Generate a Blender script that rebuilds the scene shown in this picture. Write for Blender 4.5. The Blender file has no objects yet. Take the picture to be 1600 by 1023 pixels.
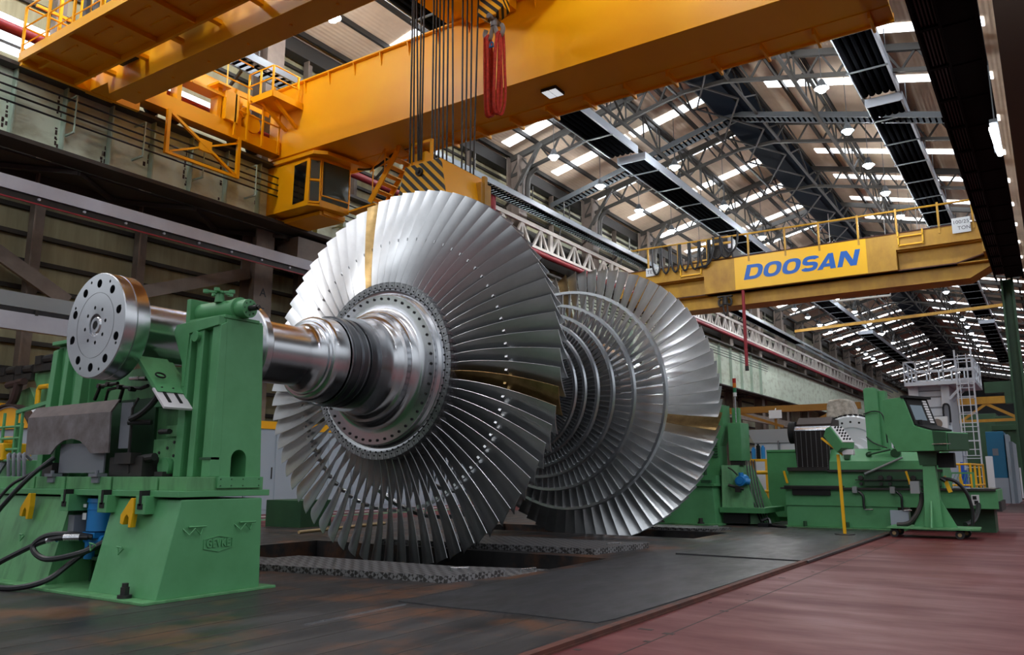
import bpy, math, random
from mathutils import Vector, Matrix
random.seed(7)
R = math.radians
PI = math.pi
scene = bpy.context.scene
COL = scene.collection

# ------------------------------------------------------------------ camera, world, exposure
cam_data = bpy.data.cameras.new('camera')
cam_data.sensor_width = 36.0
cam_data.lens = 28.36
cam_data.clip_end = 600
cam = bpy.data.objects.new('camera', cam_data)
COL.objects.link(cam)
cam.location = (0, 0, 1.0)
cam.rotation_euler = (R(90 + 10.363), 0, R(33.65))
scene.camera = cam
scene.view_settings.view_transform = 'Standard'
scene.view_settings.look = 'None'
scene.view_settings.gamma = 1.0
scene.view_settings.use_curve_mapping = False
scene.view_settings.exposure = 0.0
scene.cycles.use_denoising = True
scene.cycles.max_bounces = 6
scene.cycles.diffuse_bounces = 3
scene.cycles.glossy_bounces = 4
scene.cycles.transmission_bounces = 3
scene.cycles.sample_clamp_indirect = 6.0
scene.cycles.caustics_reflective = False
scene.cycles.caustics_refractive = False

world = bpy.data.worlds.new('hall_daylight')
scene.world = world
world.use_nodes = True
wnt = world.node_tree
wtc = wnt.nodes.new('ShaderNodeTexCoord')
wsep = wnt.nodes.new('ShaderNodeSeparateXYZ')
wrp = wnt.nodes.new('ShaderNodeValToRGB')           # overcast sky: darker at and below the horizon, bright overhead
wrp.color_ramp.elements[0].position = 0.46
wrp.color_ramp.elements[0].color = (0.03, 0.03, 0.033, 1)
wrp.color_ramp.elements[1].position = 1.0
wrp.color_ramp.elements[1].color = (1.1, 1.17, 1.25, 1)
for wp, wc in ((0.53, 0.14), (0.585, 0.75), (0.66, 1.35)):
    we = wrp.color_ramp.elements.new(wp)
    we.color = (wc * 0.93, wc * 0.98, wc * 1.04, 1)
wmp = wnt.nodes.new('ShaderNodeMapRange')
wmp.inputs['From Min'].default_value = -1
wnt.links.new(wtc.outputs['Generated'], wsep.inputs[0])
wnt.links.new(wsep.outputs['Z'], wmp.inputs['Value'])
wnt.links.new(wmp.outputs[0], wrp.inputs['Fac'])
wnt.links.new(wrp.outputs['Color'], wnt.nodes['Background'].inputs[0])
wnt.nodes['Background'].inputs[1].default_value = 0.68
SKYLIGHT_E = 5.0
CLERE_E = 3.2
LAMP_E = 30.0
LAMP_W = 150.0


# ------------------------------------------------------------------ materials
def lin(c):
    return tuple(((x / 255.0) / 12.92 if x / 255.0 <= 0.04045 else ((x / 255.0 + 0.055) / 1.055) ** 2.4) for x in c)


def mat(name, rgb, rough=0.5, metal=0.0, var=0.0, vscale=3.0, rgb2=None, stretch=(1, 1, 1), bump=0.0, bscale=30.0,
        rough_var=0.0, spec=0.5, aniso=0.0, aniso_axis='Y', detail=5.0, lo=0.35, hi=0.7):
    m = bpy.data.materials.new(name)
    m.use_nodes = True
    nt = m.node_tree
    b = nt.nodes['Principled BSDF']
    c = lin(rgb)
    b.inputs['Base Color'].default_value = (*c, 1)
    b.inputs['Roughness'].default_value = rough
    b.inputs['Metallic'].default_value = metal
    b.inputs['Specular IOR Level'].default_value = spec
    if aniso:
        b.inputs['Anisotropic'].default_value = aniso
        t = nt.nodes.new('ShaderNodeTangent')
        t.direction_type = 'RADIAL'
        t.axis = aniso_axis
        nt.links.new(t.outputs[0], b.inputs['Tangent'])
    if rgb2 is not None or bump or rough_var:
        tc = nt.nodes.new('ShaderNodeTexCoord')
        mp = nt.nodes.new('ShaderNodeMapping')
        mp.inputs['Scale'].default_value = stretch
        nt.links.new(tc.outputs['Object'], mp.inputs['Vector'])
        n = nt.nodes.new('ShaderNodeTexNoise')
        n.inputs['Scale'].default_value = vscale
        n.inputs['Detail'].default_value = detail
        n.inputs['Roughness'].default_value = 0.62
        nt.links.new(mp.outputs[0], n.inputs['Vector'])
        if rgb2 is not None:
            r = nt.nodes.new('ShaderNodeValToRGB')
            r.color_ramp.elements[0].position = lo
            r.color_ramp.elements[1].position = hi
            r.color_ramp.elements[0].color = (*c, 1)
            r.color_ramp.elements[1].color = (*lin(rgb2), 1)
            nt.links.new(n.outputs['Fac'], r.inputs['Fac'])
            nt.links.new(r.outputs['Color'], b.inputs['Base Color'])
        if rough_var:
            mr = nt.nodes.new('ShaderNodeMapRange')
            mr.inputs['From Min'].default_value = 0.3
            mr.inputs['From Max'].default_value = 0.7
            mr.inputs['To Min'].default_value = max(0.03, rough - rough_var)
            mr.inputs['To Max'].default_value = rough + rough_var
            nt.links.new(n.outputs['Fac'], mr.inputs['Value'])
            nt.links.new(mr.outputs[0], b.inputs['Roughness'])
        if bump:
            n2 = nt.nodes.new('ShaderNodeTexNoise')
            n2.inputs['Scale'].default_value = bscale
            n2.inputs['Detail'].default_value = 4
            nt.links.new(mp.outputs[0], n2.inputs['Vector'])
            bp = nt.nodes.new('ShaderNodeBump')
            bp.inputs['Strength'].default_value = bump
            bp.inputs['Distance'].default_value = 0.02
            nt.links.new(n2.outputs['Fac'], bp.inputs['Height'])
            nt.links.new(bp.outputs[0], b.inputs['Normal'])
    return m


def emis(name, rgb, strength):
    m = bpy.data.materials.new(name)
    m.use_nodes = True
    b = m.node_tree.nodes['Principled BSDF']
    b.inputs['Base Color'].default_value = (*lin(rgb), 1)
    b.inputs['Emission Color'].default_value = (*lin(rgb), 1)
    b.inputs['Emission Strength'].default_value = strength
    return m


def wave_bands(m, axis='X', scale=8.0, strength=0.5, dist=0.02):
    """corrugation as bump on a material"""
    nt = m.node_tree
    b = nt.nodes['Principled BSDF']
    tc = nt.nodes.new('ShaderNodeTexCoord')
    w = nt.nodes.new('ShaderNodeTexWave')
    w.wave_type = 'BANDS'
    w.bands_direction = axis
    w.inputs['Scale'].default_value = scale
    nt.links.new(tc.outputs['Object'], w.inputs['Vector'])
    bp = nt.nodes.new('ShaderNodeBump')
    bp.inputs['Strength'].default_value = strength
    bp.inputs['Distance'].default_value = dist
    nt.links.new(w.outputs['Fac'], bp.inputs['Height'])
    nt.links.new(bp.outputs[0], b.inputs['Normal'])
    return m


M = {}
M['orange'] = mat('orange_crane_paint', (255, 184, 0), 0.42, rgb2=(252, 174, 0), vscale=0.6)
M['gold'] = mat('weathered_gold_crane_paint', (206, 158, 46), 0.5, rgb2=(170, 122, 34), vscale=1.3, stretch=(1, 1, 0.6), detail=8)
M['gold_dark'] = mat('old_gold_crane_paint', (150, 106, 34), 0.6)
M['sign_yellow'] = mat('sign_yellow', (255, 196, 0), 0.4)
M['sign_blue'] = mat('sign_blue', (0, 96, 188), 0.45)
M['sign_white'] = mat('sign_white', (222, 226, 228), 0.5)
M['sign_black'] = mat('sign_lettering_dark', (40, 48, 60), 0.5)
M['green'] = mat('green_machine_paint', (92, 158, 108), 0.42, rgb2=(78, 144, 92), vscale=2.2, rough_var=0.08, detail=7)
M['green_dirty'] = mat('worn_green_paint', (96, 156, 104), 0.45, rgb2=(60, 104, 66), vscale=3.0, stretch=(2.5, 2.5, 0.5), detail=9, lo=0.45, hi=0.8)
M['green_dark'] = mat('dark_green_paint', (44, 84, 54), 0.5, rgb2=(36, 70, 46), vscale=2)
M['pale_green'] = mat('pale_green_girder_paint', (222, 234, 214), 0.6, rgb2=(172, 178, 152), vscale=1.6, stretch=(1, 0.8, 1.6), detail=8, lo=0.48, hi=0.78)
M['pale_stiff'] = mat('pale_green_stiffener_paint', (176, 196, 180), 0.6)
M['steel'] = mat('brushed_steel', (206, 208, 212), 0.24, 1.0, rgb2=(182, 184, 188), vscale=4, stretch=(1, 14, 1), rough_var=0.06)
M['silver'] = mat('bright_silver_metal', (228, 230, 234), 0.4, 0.55)
M['turned'] = mat('lathe_turned_steel', (212, 214, 218), 0.2, 1.0, aniso=0.75)
M['turned_dark'] = mat('dark_seal_steel', (120, 122, 126), 0.28, 1.0, aniso=0.6)
M['blade'] = mat('blade_steel', (226, 228, 230), 0.34, 1.0, rgb2=(204, 206, 208), vscale=3, rough_var=0.03, stretch=(0.5, 1, 1))
M['blade_brown'] = mat('bronze_tinted_blade_steel', (190, 160, 110), 0.33, 1.0, rgb2=(150, 124, 82), vscale=6)
M['ring'] = mat('shroud_ring_steel', (200, 204, 208), 0.3, 1.0)
M['root'] = mat('blade_root_steel', (196, 198, 200), 0.34, 1.0, rgb2=(120, 122, 126), vscale=26)
M['hole'] = mat('dark_hole', (12, 12, 13), 0.8)
M['black'] = mat('black_rubber', (22, 22, 24), 0.45)
M['cable'] = mat('black_cable_sheath', (26, 26, 30), 0.4)
M['rope'] = mat('greased_wire_rope', (34, 32, 30), 0.5, 0.3)
M['dark_steel'] = mat('dark_oily_steel', (46, 46, 48), 0.5, 0.4, rgb2=(62, 58, 54), vscale=4)
M['shield'] = mat('stained_steel_plate', (136, 132, 134), 0.5, 0.35, rgb2=(96, 84, 82), vscale=4.5, detail=9)
M['shield_dark'] = mat('stained_steel_plate_bent_lip', (108, 94, 92), 0.5, 0.3, rgb2=(80, 68, 66), vscale=5, detail=8)
M['grey_plate'] = mat('grey_painted_plate', (120, 124, 132), 0.5)
M['white_plate'] = mat('white_slotted_plate', (214, 208, 214), 0.5)
M['blue'] = mat('blue_pump_paint', (38, 132, 204), 0.4)
M['yellow'] = mat('yellow_paint', (236, 178, 16), 0.45)
M['red'] = mat('red_pipe_paint', (150, 40, 52), 0.5)
M['sling_red'] = mat('red_sling_webbing', (214, 70, 54), 0.8, rgb2=(170, 44, 36), vscale=14)
M['wall'] = mat('olive_beige_wall_cladding', (166, 160, 128), 0.7, rgb2=(140, 134, 104), vscale=1.5, stretch=(1, 3, 0.3), detail=7)
M['wall_far'] = mat('pale_wall_cladding', (196, 196, 172), 0.7, rgb2=(170, 170, 146), vscale=1.0)
M['girt'] = mat('dark_girt_steel', (52, 48, 44), 0.7)
M['column'] = mat('taupe_column_paint', (132, 120, 110), 0.6, rgb2=(112, 98, 90), vscale=2)
M['column_dark'] = mat('dark_taupe_steel', (64, 58, 54), 0.7)
M['beam_white'] = mat('pale_grey_beam_paint', (188, 188, 198), 0.5, rgb2=(176, 176, 188), vscale=2)
M['beam_grey'] = mat('grey_steel_paint', (140, 144, 146), 0.5)
M['roof'] = mat('beige_roof_deck', (232, 210, 184), 0.7, rgb2=(214, 190, 164), vscale=0.8)
wave_bands(M['roof'], 'X', 2.2, 0.25, 0.03)
M['roof_shaded'] = mat('roof_deck_painted_shade', (84, 74, 64), 0.9)  # darker deck colour paints in the shade of the unlit bay
M['purlin'] = mat('dark_purlin_steel', (48, 46, 44), 0.6)
M['truss'] = mat('grey_truss_steel', (66, 64, 60), 0.6)
M['navy'] = mat('dark_navy_ridge_lining', (12, 22, 34), 0.8, spec=0.1)
M['panel_black'] = mat('black_corrugated_duct', (12, 13, 15), 0.95, spec=0.0)
M['panel_edge'] = mat('pale_grey_duct_side', (176, 184, 194), 0.5)
M['lattice'] = mat('white_lattice_paint', (220, 214, 206), 0.6)
M['grating'] = mat('galvanised_grating', (100, 106, 110), 0.5, 0.3)
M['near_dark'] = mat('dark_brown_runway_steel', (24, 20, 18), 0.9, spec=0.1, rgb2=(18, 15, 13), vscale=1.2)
M['reddish_dark'] = mat('dark_rusty_bars', (58, 38, 34), 0.7)
M['concrete'] = mat('stained_concrete', (74, 68, 60), 0.9, rgb2=(44, 40, 36), vscale=1.4, detail=8)
M['flood'] = emis('floodlight_diffuser', (232, 236, 240), 0.7)  # slight glow added so the unlit diffuser reads white in the shade
M['sky'] = emis('translucent_skylight_daylight', (240, 246, 255), SKYLIGHT_E)
M['clere'] = emis('translucent_wall_strip_daylight', (240, 246, 255), CLERE_E)
M['lamp'] = emis('lamp_glow', (236, 244, 255), LAMP_E)
M['glass'] = mat('dark_cab_glass', (70, 92, 92), 0.06, rgb2=(56, 74, 76), vscale=0.6, spec=0.8)
M['glass_dark'] = mat('black_cab_glass', (20, 22, 22), 0.08, spec=0.7)
M['machine_white'] = mat('white_machine_paint', (206, 212, 220), 0.45)
M['machine_grey'] = mat('grey_machine_paint', (168, 180, 192), 0.5)
M['teal'] = mat('teal_cabinet_paint', (28, 112, 150), 0.45)
M['blue_bright'] = mat('bright_blue_paint', (20, 84, 190), 0.5)
M['screen'] = mat('monitor_screen', (90, 110, 124), 0.15)
M['panel_buttons'] = mat('control_panel_white', (216, 214, 216), 0.45)
M['lightwood'] = mat('bamboo_pole', (176, 150, 104), 0.6)
M['pipe_pale'] = mat('pale_pipe_lagging', (200, 200, 196), 0.6)
M['sack'] = mat('woven_white_sack', (206, 200, 190), 0.8, rgb2=(140, 132, 120), vscale=9, bump=0.6, bscale=12)
M['lampred'] = mat('red_beacon_lens', (190, 40, 30), 0.3)
M['lampamber'] = mat('amber_beacon_lens', (220, 130, 30), 0.3)
M['lampgreen'] = mat('green_beacon_lens', (30, 120, 80), 0.3)
M['brown_cover'] = mat('dark_brown_telescopic_cover', (52, 38, 32), 0.5, 0.3)
M['chain_black'] = mat('black_link_chain', (28, 22, 22), 0.4, 0.3)
M['far_wall'] = mat('far_end_wall', (60, 64, 66), 0.8)
M['rust'] = mat('rusty_steel_edge', (96, 52, 40), 0.7, rgb2=(64, 38, 32), vscale=7)


def floor_red():
    m = mat('red_painted_concrete', (112, 52, 53), 0.5, rgb2=(88, 40, 41), spec=0.25, vscale=1.2, stretch=(0.5, 1.6, 1), detail=9, rough_var=0.12, bump=0.06, bscale=9)
    nt = m.node_tree
    b = nt.nodes['Principled BSDF']
    # worn pale scuffs
    tc = nt.nodes.new('ShaderNodeTexCoord')
    mp = nt.nodes.new('ShaderNodeMapping')
    mp.inputs['Rotation'].default_value = (0, 0, R(38))
    mp.inputs['Scale'].default_value = (0.35, 3.2, 1)
    n = nt.nodes.new('ShaderNodeTexNoise')
    n.inputs['Scale'].default_value = 2.0
    n.inputs['Detail'].default_value = 10
    n.inputs['Roughness'].default_value = 0.72
    nt.links.new(tc.outputs['Object'], mp.inputs['Vector'])
    nt.links.new(mp.outputs[0], n.inputs['Vector'])
    r = nt.nodes.new('ShaderNodeValToRGB')
    r.color_ramp.elements[0].position = 0.60
    r.color_ramp.elements[1].position = 0.95
    nt.links.new(n.outputs['Fac'], r.inputs['Fac'])
    mx = nt.nodes.new('ShaderNodeMixRGB')
    mx.inputs[2].default_value = (*lin((134, 92, 92)), 1)
    src = b.inputs['Base Color'].links[0].from_socket
    nt.links.new(r.outputs['Color'], mx.inputs[0])
    nt.links.new(src, mx.inputs[1])
    nt.links.new(mx.outputs[0], b.inputs['Base Color'])
    return m


def bed_plate():
    """dark worn steel bed with brown rust patches"""
    m = mat('worn_steel_bed', (44, 42, 43), 0.42, 0.25, rgb2=(68, 65, 66), vscale=1.6, stretch=(2.2, 0.5, 1), detail=10, rough_var=0.14)
    nt = m.node_tree
    b = nt.nodes['Principled BSDF']
    tc = nt.nodes.new('ShaderNodeTexCoord')
    n = nt.nodes.new('ShaderNodeTexNoise')
    n.inputs['Scale'].default_value = 1.35
    n.inputs['Detail'].default_value = 8
    n.inputs['Roughness'].default_value = 0.6
    nt.links.new(tc.outputs['Object'], n.inputs['Vector'])
    r = nt.nodes.new('ShaderNodeValToRGB')
    r.color_ramp.elements[0].position = 0.50
    r.color_ramp.elements[1].position = 0.64
    nt.links.new(n.outputs['Fac'], r.inputs['Fac'])
    mx = nt.nodes.new('ShaderNodeMixRGB')
    mx.inputs[2].default_value = (*lin((104, 72, 54)), 1)
    src = b.inputs['Base Color'].links[0].from_socket
    nt.links.new(r.outputs['Color'], mx.inputs[0])
    nt.links.new(src, mx.inputs[1])
    nt.links.new(mx.outputs[0], b.inputs['Base Color'])
    return m


def tread():
    m = mat('tread_plate_steel', (120, 118, 120), 0.42, 0.25)
    nt = m.node_tree
    b = nt.nodes['Principled BSDF']
    tc = nt.nodes.new('ShaderNodeTexCoord')
    mp = nt.nodes.new('ShaderNodeMapping')
    mp.inputs['Rotation'].default_value = (R(40), R(35), R(45))
    ck = nt.nodes.new('ShaderNodeTexChecker')
    ck.inputs['Scale'].default_value = 26
    ck.inputs['Color1'].default_value = (*lin((138, 136, 138)), 1)
    ck.inputs['Color2'].default_value = (*lin((66, 63, 63)), 1)
    nt.links.new(tc.outputs['Object'], mp.inputs['Vector'])
    nt.links.new(mp.outputs[0], ck.inputs['Vector'])
    bp = nt.nodes.new('ShaderNodeBump')
    bp.inputs['Strength'].default_value = 0.8
    bp.inputs['Distance'].default_value = 0.01
    nt.links.new(ck.outputs['Fac'], bp.inputs['Height'])
    nt.links.new(bp.outputs[0], b.inputs['Normal'])
    nt.links.new(ck.outputs['Color'], b.inputs['Base Color'])
    return m


def hazard():
    m = mat('hazard_stripes', (240, 180, 10), 0.45)
    nt = m.node_tree
    b = nt.nodes['Principled BSDF']
    tc = nt.nodes.new('ShaderNodeTexCoord')
    w = nt.nodes.new('ShaderNodeTexWave')
    w.bands_direction = 'DIAGONAL'
    w.inputs['Scale'].default_value = 3.1
    nt.links.new(tc.outputs['Object'], w.inputs['Vector'])
    r = nt.nodes.new('ShaderNodeValToRGB')
    r.color_ramp.interpolation = 'CONSTANT'
    r.color_ramp.elements[0].color = (*lin((28, 28, 26)), 1)
    r.color_ramp.elements[1].position = 0.5
    r.color_ramp.elements[1].color = (*lin((244, 180, 10)), 1)
    nt.links.new(w.outputs['Fac'], r.inputs['Fac'])
    nt.links.new(r.outputs['Color'], b.inputs['Base Color'])
    return m


M['red_floor'] = floor_red()
M['bed'] = bed_plate()
M['tread'] = tread()
M['hazard'] = hazard()
M['mat'] = mat('dark_rubber_sheet', (62, 62, 65), 0.42, 0.1, rgb2=(44, 43, 45), vscale=2.0, stretch=(1.6, 0.6, 1), detail=9, rough_var=0.1)
M['pit'] = mat('black_pit_lining', (20, 19, 19), 0.9)


# ------------------------------------------------------------------ mesh helpers
ORG = {}


class MB:
    def __init__(s):
        s.v = []
        s.f = []
        s.cuts = []

    def add(s, vs, fs):
        o = len(s.v)
        s.cuts.append((o, len(s.f)))
        s.v.extend([tuple(x) for x in vs])
        s.f.extend([tuple(i + o for i in f) for f in fs])
        return s

    def box(s, x0, x1, y0, y1, z0, z1):
        return s.hexa([(x0, y0, z0), (x1, y0, z0), (x1, y1, z0), (x0, y1, z0), (x0, y0, z1), (x1, y0, z1), (x1, y1, z1), (x0, y1, z1)])

    def hexa(s, p):
        return s.add(p, [(3, 2, 1, 0), (4, 5, 6, 7), (0, 1, 5, 4), (1, 2, 6, 5), (2, 3, 7, 6), (3, 0, 4, 7)])

    def bar(s, p, q, w=0.05, h=None, up=(0, 0, 1)):
        """square bar from p to q"""
        p = Vector(p); q = Vector(q)
        h = w if h is None else h
        d = (q - p).normalized()
        u = Vector(up)
        if abs(d.dot(u)) > 0.98:
            u = Vector((0, 1, 0)) if abs(d.y) < 0.9 else Vector((1, 0, 0))
        a = d.cross(u).normalized() * (w / 2)
        b = a.cross(d).normalized() * (h / 2)
        return s.hexa([p - a - b, p + a - b, p + a + b, p - a + b, q - a - b, q + a - b, q + a + b, q - a + b])

    def cyl(s, p, q, r, r2=None, n=12, caps=True):
        p = Vector(p); q = Vector(q)
        r2 = r if r2 is None else r2
        d = (q - p).normalized()
        u = Vector((0, 0, 1)) if abs(d.z) < 0.9 else Vector((1, 0, 0))
        a = d.cross(u).normalized()
        b = d.cross(a).normalized()
        vs = []
        for k in range(n):
            t = 2 * PI * k / n
            e = a * math.cos(t) + b * math.sin(t)
            vs.append(p + e * r)
        for k in range(n):
            t = 2 * PI * k / n
            e = a * math.cos(t) + b * math.sin(t)
            vs.append(q + e * r2)
        fs = [(k, k + n, (k + 1) % n + n, (k + 1) % n) for k in range(n)]
        if caps:
            fs.append(tuple(range(n)))
            fs.append(tuple(range(2 * n - 1, n - 1, -1)))
        return s.add(vs, fs)

    def tube(s, pts, r, n=8, sub=0):
        pts = [Vector(p) for p in pts]
        if sub:
            out = []
            m = len(pts)
            for i in range(m - 1):
                p0 = pts[max(i - 1, 0)]; p1 = pts[i]; p2 = pts[i + 1]; p3 = pts[min(i + 2, m - 1)]
                for k in range(sub):
                    t = k / sub
                    out.append(0.5 * ((2 * p1) + (p2 - p0) * t + (2 * p0 - 5 * p1 + 4 * p2 - p3) * t * t + (3 * p1 - p0 - 3 * p2 + p3) * t ** 3))
            out.append(pts[-1])
            pts = out
        vs = []
        prev = None
        for i, p in enumerate(pts):
            d = (pts[min(i + 1, len(pts) - 1)] - pts[max(i - 1, 0)]).normalized()
            if prev is None:
                u = Vector((0, 0, 1)) if abs(d.z) < 0.9 else Vector((1, 0, 0))
                a = d.cross(u).normalized()
            else:
                a = (prev - d * prev.dot(d)).normalized()
            prev = a
            b = d.cross(a)
            for k in range(n):
                t = 2 * PI * k / n
                vs.append(p + (a * math.cos(t) + b * math.sin(t)) * r)
        fs = []
        for i in range(len(pts) - 1):
            for k in range(n):
                fs.append((i * n + k, i * n + (k + 1) % n, (i + 1) * n + (k + 1) % n, (i + 1) * n + k))
        fs.append(tuple(range(n - 1, -1, -1)))
        L = (len(pts) - 1) * n
        fs.append(tuple(L + k for k in range(n)))
        return s.add(vs, fs)

    def lathe(s, prof, cx, cz, n=96, closed=False):
        """profile [(y, r)] turned about the horizontal Y axis through (cx, cz)"""
        vs = []
        for y, r in prof:
            for k in range(n):
                t = 2 * PI * k / n
                vs.append((cx + r * math.cos(t), y, cz + r * math.sin(t)))
        m = len(prof)
        fs = []
        for i in range(m if closed else m - 1):
            j = (i + 1) % m
            for k in range(n):
                k2 = (k + 1) % n
                fs.append((i * n + k, i * n + k2, j * n + k2, j * n + k))
        return s.add(vs, fs)

    def prism(s, poly, a, b, axis):
        """polygon (2D) extruded from a to b along axis; poly coordinates are the other two axes in order"""
        n = len(poly)

        def P(q, h):
            if axis == 'X':
                return (h, q[0], q[1])
            if axis == 'Y':
                return (q[0], h, q[1])
            return (q[0], q[1], h)
        vs = [P(q, a) for q in poly] + [P(q, b) for q in poly]
        fs = [tuple(range(n)), tuple(range(2 * n - 1, n - 1, -1))]
        for k in range(n):
            k2 = (k + 1) % n
            fs.append((k, k + n, k2 + n, k2))
        return s.add(vs, fs)

    def mesh(s, name, m, org=(0, 0, 0), smooth=True, angle=35):
        me = bpy.data.meshes.new(name)
        o = Vector(org)
        me.from_pydata([tuple(Vector(v) - o) for v in s.v], [], s.f)
        me.validate()
        me.update()
        import bmesh
        bm = bmesh.new()
        bm.from_mesh(me)
        bmesh.ops.remove_doubles(bm, verts=bm.verts, dist=1e-6)
        bmesh.ops.dissolve_degenerate(bm, edges=bm.edges, dist=1e-7)
        bmesh.ops.recalc_face_normals(bm, faces=bm.faces)
        bm.to_mesh(me)
        bm.free()
        if m is not None:
            me.materials.append(m)
        if smooth:
            me.shade_smooth()
            me.set_sharp_from_angle(angle=R(angle))
        return me

    def build(s, name, m, parent=None, bevel=0.0, smooth=True, angle=35, label=None, loc=None):
        """one mesh object; the vertices are given in world coordinates (loc: own origin)"""
        org = ORG.get(parent.name, Vector((0, 0, 0))) if parent is not None else Vector((0, 0, 0))
        own = Vector(loc) if loc is not None else org
        me = s.mesh(name, m, own, smooth, angle)
        o = bpy.data.objects.new(name, me)
        COL.objects.link(o)
        if parent is not None:
            o.parent = parent
            o.location = own - org
        else:
            o.location = own
        ORG[o.name] = own.copy()
        if bevel:
            md = o.modifiers.new('edge_bevel', 'BEVEL')
            md.width = bevel
            md.segments = 2
            md.limit_method = 'ANGLE'
            md.angle_limit = R(40)
        if label:
            o['label'] = label
        return o


def build_each(mb, name, m, parent, per=1, **kw):
    """every 'per' shapes collected in mb become one object of their own"""
    out = []
    cuts = mb.cuts + [(len(mb.v), len(mb.f))]
    for i in range(0, len(mb.cuts), per):
        v0, f0 = cuts[i]
        v1, f1 = cuts[min(i + per, len(mb.cuts))]
        q = MB()
        q.add(mb.v[v0:v1], [tuple(x - v0 for x in fc) for fc in mb.f[f0:f1]])
        out.append(q.build(name, m, parent, **kw))
    return out


def tag(o, label, cat, group=None, kind=None):
    o['label'] = label
    o['category'] = cat
    if group:
        o['group'] = group
    if kind:
        o['kind'] = kind
    return o


def thing(name, label, cat, loc=(0, 0, 0), group=None):
    o = bpy.data.objects.new(name, None)
    o.empty_display_size = 0.2
    COL.objects.link(o)
    o.location = loc
    ORG[o.name] = Vector(loc)
    return tag(o, label, cat, group)


def struct(o):
    o['kind'] = 'structure'
    return o


def dup(root, delta=(0, 0, 0), label=None, group=None):
    r = root.copy()
    COL.objects.link(r)
    r.location = Vector(root.location) + Vector(delta)
    ORG[r.name] = ORG[root.name] + Vector(delta)
    if label:
        r['label'] = label
    if group:
        r['group'] = group
    for ch in list(root.children):
        c = ch.copy()
        COL.objects.link(c)
        c.parent = r
        for g in list(ch.children):
            d = g.copy()
            COL.objects.link(d)
            d.parent = c
    return r


ORD = ['first', 'second', 'third', 'fourth', 'fifth', 'sixth', 'seventh', 'eighth', 'ninth', 'tenth', 'eleventh', 'twelfth',
       'thirteenth', 'fourteenth', 'fifteenth', 'sixteenth', 'seventeenth', 'eighteenth', 'nineteenth', 'twentieth',
       'twenty-first', 'twenty-second', 'twenty-third', 'twenty-fourth', 'twenty-fifth', 'twenty-sixth', 'twenty-seventh',
       'twenty-eighth', 'twenty-ninth', 'thirtieth', 'thirty-first', 'thirty-second', 'thirty-third', 'thirty-fourth', 'thirty-fifth']


def text_mesh(name, s, size, m, parent, matrix, depth=0.01, shear=0.0, bold=0.0, sx=1.0, align='CENTER'):
    """lettering as real geometry; matrix places the text's XY plane"""
    cu = bpy.data.curves.new(name, 'FONT')
    cu.body = s
    cu.size = size
    cu.extrude = depth
    cu.shear = shear
    cu.offset = bold
    cu.align_x = align
    cu.align_y = 'CENTER'
    cu.space_character = 1.04
    tmp = bpy.data.objects.new(name + '_curve', cu)
    COL.objects.link(tmp)
    dg = bpy.context.evaluated_depsgraph_get()
    me = bpy.data.meshes.new_from_object(tmp.evaluated_get(dg))
    bpy.data.objects.remove(tmp)
    me.materials.clear()
    me.materials.append(m)
    o = bpy.data.objects.new(name, me)
    COL.objects.link(o)
    org = ORG[parent.name]
    o.parent = parent
    me.transform(Matrix.Translation(-org) @ matrix @ Matrix.Diagonal((sx, 1, 1, 1)))
    ORG[o.name] = org.copy()
    return o


def face_mat(origin, right, up):
    r = Vector(right).normalized(); u = Vector(up).normalized(); n = r.cross(u)
    mt = Matrix(((r.x, u.x, n.x, origin[0]), (r.y, u.y, n.y, origin[1]), (r.z, u.z, n.z, origin[2]), (0, 0, 0, 1)))
    return mt


def boolean_holes(obj, cut):
    """cut real holes: cut is an MB of cylinders in world coordinates"""
    c = cut.build('cutter', None, None, smooth=False)
    md = obj.modifiers.new('holes', 'BOOLEAN')
    md.operation = 'DIFFERENCE'
    md.object = c
    md.solver = 'EXACT'
    md.use_self = True
    dg = bpy.context.evaluated_depsgraph_get()
    me = bpy.data.meshes.new_from_object(obj.evaluated_get(dg))
    obj.modifiers.clear()
    old = obj.data
    obj.data = me
    bpy.data.objects.remove(c)
    me.shade_smooth()
    me.set_sharp_from_angle(angle=R(35))


# ================================================================== SETTING
RX, RZ = -7.12, 2.335            # rotor axis
RIDGE_X, RIDGE_Z, PITCH = -9.8, 17.0, 0.24
Y_NEAR, Y_FAR = -14.0, 150.0


def roof_z(x):
    return RIDGE_Z - PITCH * abs(x - RIDGE_X)


# --- floor: red concrete, with the sunken steel bed cut out of it
m = MB()
m.box(-2.5, 40, -20, Y_FAR, -0.3, 0.0)
m.box(-60, -2.5, 24.0, Y_FAR, -0.3, 0.0)
m.box(-60, -13.0, -20, 24.0, -0.3, 0.0)
struct(m.build('floor', M['red_floor'], None, smooth=False))
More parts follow.
